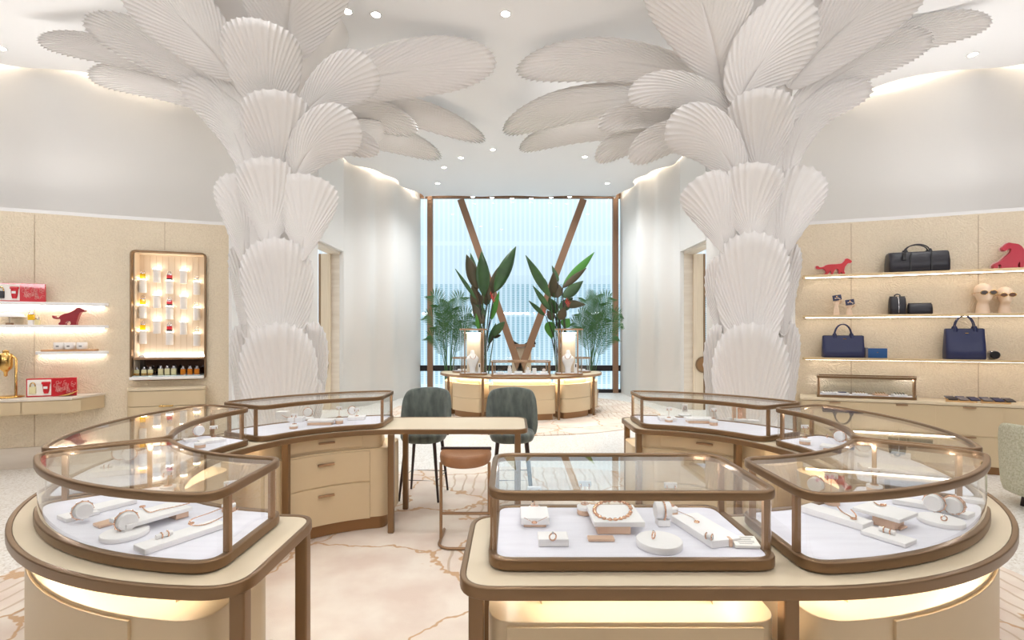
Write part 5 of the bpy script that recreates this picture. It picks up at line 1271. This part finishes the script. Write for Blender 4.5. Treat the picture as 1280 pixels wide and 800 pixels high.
for x, y in ((-.9, .72-.82), (.9, -.1)): pass
for n_, (a0, a1, h, lab) in enumerate([(176, 205, .70, 'leftmost cabinet under the far window counter'), (209, 241, .70, 'second cabinet from left under the far window counter'), (246, 294, .70, 'wide central cabinet under the far window counter'), (299, 331, .70, 'fourth cabinet from left under the far window counter'), (335, 364, .70, 'rightmost cabinet under the far window counter')]):
    o_ = arc(FA-.10, a0, a1, ry=FB-.10, n=14); i_ = arc(IA+.06, a1, a0, ry=IB+.06, n=14); segs = [o_, [o_[-1], i_[0]], i_, [i_[-1], o_[0]]]; pts = fillet(segs, .09, 5)
    mid = (a0+a1)/2; fr = arc(FA-.10, a0+6, a1-6, ry=FB-.10, n=12)
    c_ = cen(pts); rr = empty('storage_cabinet', (FC[0]+c_[0], FC[1]+c_[1], .014), 0, 'beige '+lab, 'cabinet', 'cabinets under the far window counter')
    p = shift(pts, c_); p = p if area(p) > 0 else p[::-1]
    m = MB(); m.prism(p, .13, .405); m.build('drawer', TAN, rr, bevel=.003); m = MB(); m.prism(p, .41, h); m.build('drawer', TAN, rr, bevel=.003)
    m = MB(); m.prism(offset(p, .05), 0, .132); m.build('plinth', TOE, rr); m = MB(); m.prism(offset(p, .10), h-.002, .828); m.build('neck', TAN, rr)
    m = MB(); m.ring(offset(p, .07), .014, .81, .8205); m.build('light_strip', LEDCAB, rr)
def far_pt(px, py, z=.888): return at_z(px, py, z)
def oval_case(px, py, a, b, h, label, tall=False):
    q = far_pt(px, py); pts = [(a*math.cos(t), b*math.sin(t)) for t in [2*PI*i/32 for i in range(32)]]
    return glass_case((q.x, q.y), pts, [pts[24], pts[8]], label, zb=.888, h=h, band=.028, base=.035, frm=BRONZE_L), q
qL = Vector((-1.08, 10.95, .888)); qR = Vector((1.50, 10.95, .888))
for q, s, lab in ((qL, -1, 'left'), (qR, 1, 'right')):
    pts = [(q.x+.24*math.cos(t), q.y+.24*math.sin(t)) for t in [2*PI*i/32 for i in range(32)]]
    glass_case((0, 0), pts, [pts[24], pts[8]], 'low round glass case at the %s end of the far window counter' % lab, zb=.888, h=.33, band=.028, base=.035, frm=BRONZE_L)
    o = empty('display_block', (q.x, q.y, .925), 0, 'white round block in the %s round case of the far counter' % lab, 'display block'); m = MB(); m.cyl((0, 0, 0), .12, .03, 24); m.build('slab', WHITE, o)
# tall vitrines
for px, s, lab in ((592, 1, 'left'), (711, -1, 'right')):
    d = 10.25; x = (px-640)/F*d; w_ = .57; dp = .38
    pts = rrect(w_, dp, .12, (x, d)); r, p, cc = glass_case((0, 0), pts, [(x-w_/2+.12, d-dp/2), (x+w_/2-.12, d-dp/2), (x-w_/2+.1, d+dp/2), (x+w_/2-.1, d+dp/2)], 'tall glass vitrine with a white necklace bust, %s one on the far counter' % lab, zb=.888, h=.95, band=.03, base=.04, frm=BRONZE_L)
    m = MB(); m.box((0, .12, .46), (.30, .02, .82)); m.build('back_panel', VENEER, r, bevel=.003)
    m = MB(); m.box((s*.19, .02, .46), (.03, .10, .82)); m.build('side_panel', BRONZE_L, r, bevel=.003)
    m = MB(); m.box((0, .0, .862), (.28, .16, .006)); m.build('lamp', LEDW, r)
    o = empty('necklace_bust', (x-.02, d-.02, .929), math.radians(12*s), 'white necklace bust inside the %s tall vitrine of the far counter' % lab, 'bust', 'necklace busts in the tall vitrines')
    m = MB(); rings = []
    for z, rx, ry, oy in [(.0, .06, .05, 0), (.01, .062, .05, 0), (.10, .05, .04, 0), (.20, .10, .05, 0), (.27, .135, .065, -.01), (.32, .13, .06, 0), (.36, .07, .05, .01), (.40, .042, .04, .015), (.46, .038, .036, .015), (.465, .02, .02, .015)]: rings.append([Vector((rx*math.cos(t), ry*math.sin(t)+oy, z)) for t in [2*PI*i/24 for i in range(24)]])
    m.loft(rings); m.build('bust', WHITE, o, sub=1)
    m = MB(); m.tube([(.06*math.cos(t), -.05-.012*math.sin(-t), .36+.075*math.sin(t)) for t in [PI+PI*i/14 for i in range(15)]], .006, 6); m.build('necklace', ROSE, o)
    o = empty('display_block', (x+.13, d-.08, .929), 0, 'small white column beside the bust in the %s tall vitrine' % lab, 'display block'); m = MB(); m.box((0, 0, .10), (.06, .05, .20)); m.build('column', WHITE, o, bevel=.004); m = MB(); m.box((0, -.03, .15), (.02, .01, .06)); m.build('watch', DARKMET, o)
x0, x1 = (613.5-640)/F*9.9, (689-640)/F*9.9
pts = rrect(x1-x0, .52, .07, ((x0+x1)/2, 10.08)); glass_case((0, 0), pts, [(x0+.03, 9.84), (x1-.03, 9.84), (x0+.02, 10.3), (x1-.02, 10.3), (x0+.2, 10.33), (x1-.24, 10.33)], 'long low glass case at the centre of the far window counter', zb=.888, h=.30, band=.028, base=.035, frm=BRONZE_L)
for k, (px, w_, h_) in enumerate([(626, .12, .04), (637, .08, .10), (648, .16, .05), (660, .10, .07), (668, .08, .11), (680, .14, .04)]):
    x = (px-640)/F*10.02; o = empty('display_block', (x, 10.02+.06*(k % 2), .925), 0, 'white block, %s from left in the centre case of the far counter' % ['first', 'second', 'third', 'fourth', 'fifth', 'sixth'][k], 'display block', 'blocks in the far centre case')
    m = MB(); m.box((0, 0, h_/2), (w_, .10, h_)); m.build('slab', WHITE, o, bevel=.004)
    if k % 2: m = MB(); m.sphere((0, 0, h_+.03), .035, 14, 10, 1, .5, .9); m.build('roll', WHITE, o); m = MB(); m.tube([Matrix.Rotation(PI/2, 3, 'X') @ v+Vector((0, -.02, h_+.03)) for v in torus_pts(.034, 18)], .003, 5, True); m.build('bangle', ROSE, o)
# ---------------------------------------------------------------- plants
def leaf(parent, base, tip, w, m_, bend=.2, name='leaf', side=None, petiole=.25, fold=.25):
    B = Vector(base); T = Vector(tip); K = (B+T)/2+Vector((0, 0, bend)); n = 12; vs = []; fs = []
    S_ = Vector(side) if side else (T-B).cross(Vector((0, -1, .15))); S_.normalize()
    nrm = (T-B).normalized().cross(S_)
    for i in range(n+1):
        t = i/n; p = B*(1-t)**2+K*2*t*(1-t)+T*t*t; u = max(0, (t-petiole)/(1-petiole)); ww = w*(math.sin(PI*min(u*.94+.06, 1)**.85) if u > 0 else 0)+.006
        for k, s in enumerate((-1, -.5, 0, .5, 1)): vs.append(p+S_*ww*s+nrm*abs(s)*ww*fold)
    for i in range(n):
        for k in range(4): a = i*5+k; fs.append((a, a+1, a+6, a+5))
    m = MB(); m.add(vs, fs, True); return m.build(name, m_, parent, solid=.004)
def PX(px, py, d, org): v = P(px, py, d); return (v.x-org[0], v.y-org[1], v.z)
def planter(r, R=.2, h=.42): m = MB(); m.lathe([(R*.8, 0), (R*.84, .01), (R, h), (R*.94, h), (R*.92, h-.04)], n=28); m.build('pot', BRONZE_L, r); m = MB(); m.cyl((0, 0, h-.07), R*.88, .03, 20); m.build('soil', SOIL, r)
def strelitzia(org, d, base_px, leaves, label, flowers):
    r = empty('potted_strelitzia', (org[0], org[1], .014), 0, label, 'plant'); planter(r)
    for k, (b, t, w_, mm, bend, pe) in enumerate(leaves):
        dd = d+((k*37) % 5-2)*.09
        B = Vector((((k*53) % 7-3)*.02, ((k*31) % 5-2)*.02, .36)); K = Vector(PX(*b, dd, org)); T = Vector(PX(*t, dd-.1+((k*17) % 3)*.1, org)); K.z -= .014; T.z -= .014
        m = MB(); sp = spline([B, Vector((B.x*1.6+K.x*.25, K.y*.5, B.z+(K.z-B.z)*.55)), K], 6); m.tube(sp, [.018-.009*i/(len(sp)-1) for i in range(len(sp))], 7); m.build('stalk', DARKW if k % 2 else LEAF, r)
        leaf(r, K, T, w_, mm, bend, petiole=pe)
    for px, py in flowers:
        c_ = Vector(PX(px, py, d-.25, org)); m = MB()
        for j in range(4): m.loft([[c_+Vector((-.03*j*.6+.01*math.cos(q), .01*math.sin(q), .03*j)) for q in [PI*2*i/6 for i in range(6)]], [c_+Vector((.05-.03*j, 0, .05+.035*j))+Vector((.002*math.cos(q), .002*math.sin(q), 0)) for q in [PI*2*i/6 for i in range(6)]]])
        m.build('flower', FLOWER, r)
    return r
L_, L2, LB = LEAF, LEAF2, LEAFB
strelitzia((-.66, 11.35), 11.35, None, [
 ((605, 372), (602, 314), .15, L_, 0, .08), ((618, 365), (645, 308), .15, L_, .05, .05), ((612, 368), (640, 318), .17, L2, -.03, .05), ((597, 362), (583, 318), .14, L2, .05, .0), ((596, 352), (588, 316), .06, L_, .05, .0),
 ((598, 378), (569, 336), .04, L_, .0, .1), ((600, 390), (590, 356), .14, L2, .0, .0), ((608, 382), (609, 345), .12, L2, .0, .0), ((612, 375), (604, 340), .07, L2, 0, 0), ((614, 400), (624, 364), .06, LB, .0, .0), ((604, 405), (590, 378), .10, L2, .0, .0),
 ((616, 420), (631, 402), .09, L_, .05, .0), ((617, 422), (626, 419), .04, L2, .02, .0), ((606, 396), (592, 372), .08, L_, .0, .0), ((611, 430), (620, 404), .06, L_, .0, .0), ((598, 412), (595, 392), .04, LB, 0, 0)],
 'tall strelitzia with dark paddle leaves behind the left tall vitrine', [(617, 378), (616, 374)])
strelitzia((1.12, 11.35), 11.35, None, [
 ((688, 372), (657, 319), .10, L_, .0, .05), ((684, 360), (668, 340), .09, L_, .0, .0), ((704, 356), (743, 315), .10, LB, -.05, .05), ((703, 360), (733, 335), .07, L2, .0, .05), ((698, 372), (690, 350), .16, L2, .0, .0), ((704, 372), (729, 351), .12, L_, .0, .0),
 ((692, 366), (692, 340), .09, L2, .0, .0), ((698, 352), (690, 332), .05, L_, .0, .0), ((688, 388), (666, 357), .06, L_, .0, .0), ((683, 396), (661, 376), .05, L_, .0, .1), ((706, 382), (732, 381), .09, L2, .06, .0), ((700, 388), (716, 372), .12, L_, .0, .0),
 ((696, 392), (686, 372), .12, L_, .0, .0), ((686, 402), (690, 424), .12, LB, .05, .0), ((692, 400), (684, 388), .08, L2, .0, .0), ((700, 400), (706, 384), .10, L2, .0, .0), ((704, 408), (712, 398), .12, LB, .0, .0)],
 'tall strelitzia with splayed leaves behind the right tall vitrine', [(682, 395), (710, 384), (711, 381)])
def palm(org, d, tips, label):
    r = empty('potted_palm', (org[0], org[1], .014), 0, label, 'plant', 'feathery palms at the ends of the far counter'); planter(r, .19, .4)
    for k, (tx, ty, lean) in enumerate(tips):
        T = Vector(PX(tx, ty, d+lean, org)); B = Vector((.04*((k*3) % 5-2), .03*((k*7) % 3-1), .35)); K = Vector((T.x*.25, T.y*.3, B.z+(T.z-B.z)*1.02))
        sp = [B*(1-t)**2+K*2*t*(1-t)+T*t*t for t in [i/20 for i in range(21)]]
        m = MB(); m.tube(sp, [.010-.007*i/20 for i in range(21)], 5); f = m.build('stalk', PALMG, r)
        m = MB()
        for j in range(8, 21):
            for e in (0, .5):
                if j == 20 and e: continue
                p = sp[j].lerp(sp[min(j+1, 20)], e); tg = (sp[min(j+1, 20)]-sp[j-1]).normalized(); u = (j-8)/12; L = .30*math.sin(PI*(u*.8+.15))+.05
                sd = tg.cross(Vector((0, -1, .2))).normalized()
                for s in (-1, 1):
                    dr = (sd*s*.8+tg*.75+Vector((0, -.15, -.12))).normalized(); q = p+dr*L+Vector((0, 0, -.05*L)); wv = tg*.0085
                    mid = (p+q)/2+Vector((0, 0, .02)); vs = [p-wv*.6, p+wv*.6, mid+wv*1.3, q, mid-wv*1.3]; m.add(vs, [(0, 1, 2, 4), (4, 2, 3)])
        m.build('leaflets', PALMG, f)
    return r
palm((-1.50, 11.75), 11.75, [(540, 370, 0), (578, 372, .1), (548, 382, -.3), (588, 392, -.3), (533, 395, .1), (560, 378, .3), (572, 400, -.4), (536, 420, -.2), (586, 415, .2), (545, 408, -.5), (553, 392, .3), (566, 386, -.2), (592, 402, .1)], 'feathery green palm in a pot behind the left round glass case')
palm((1.86, 11.75), 11.75, [(763, 372, 0), (733, 376, .1), (775, 392, .1), (750, 380, -.3), (724, 392, -.3), (776, 404, -.2), (741, 395, .3), (758, 398, -.4), (770, 420, .1), (728, 410, .2), (765, 386, .3), (745, 370, .2), (716, 404, .1)], 'feathery green palm in a pot behind the right round glass case')
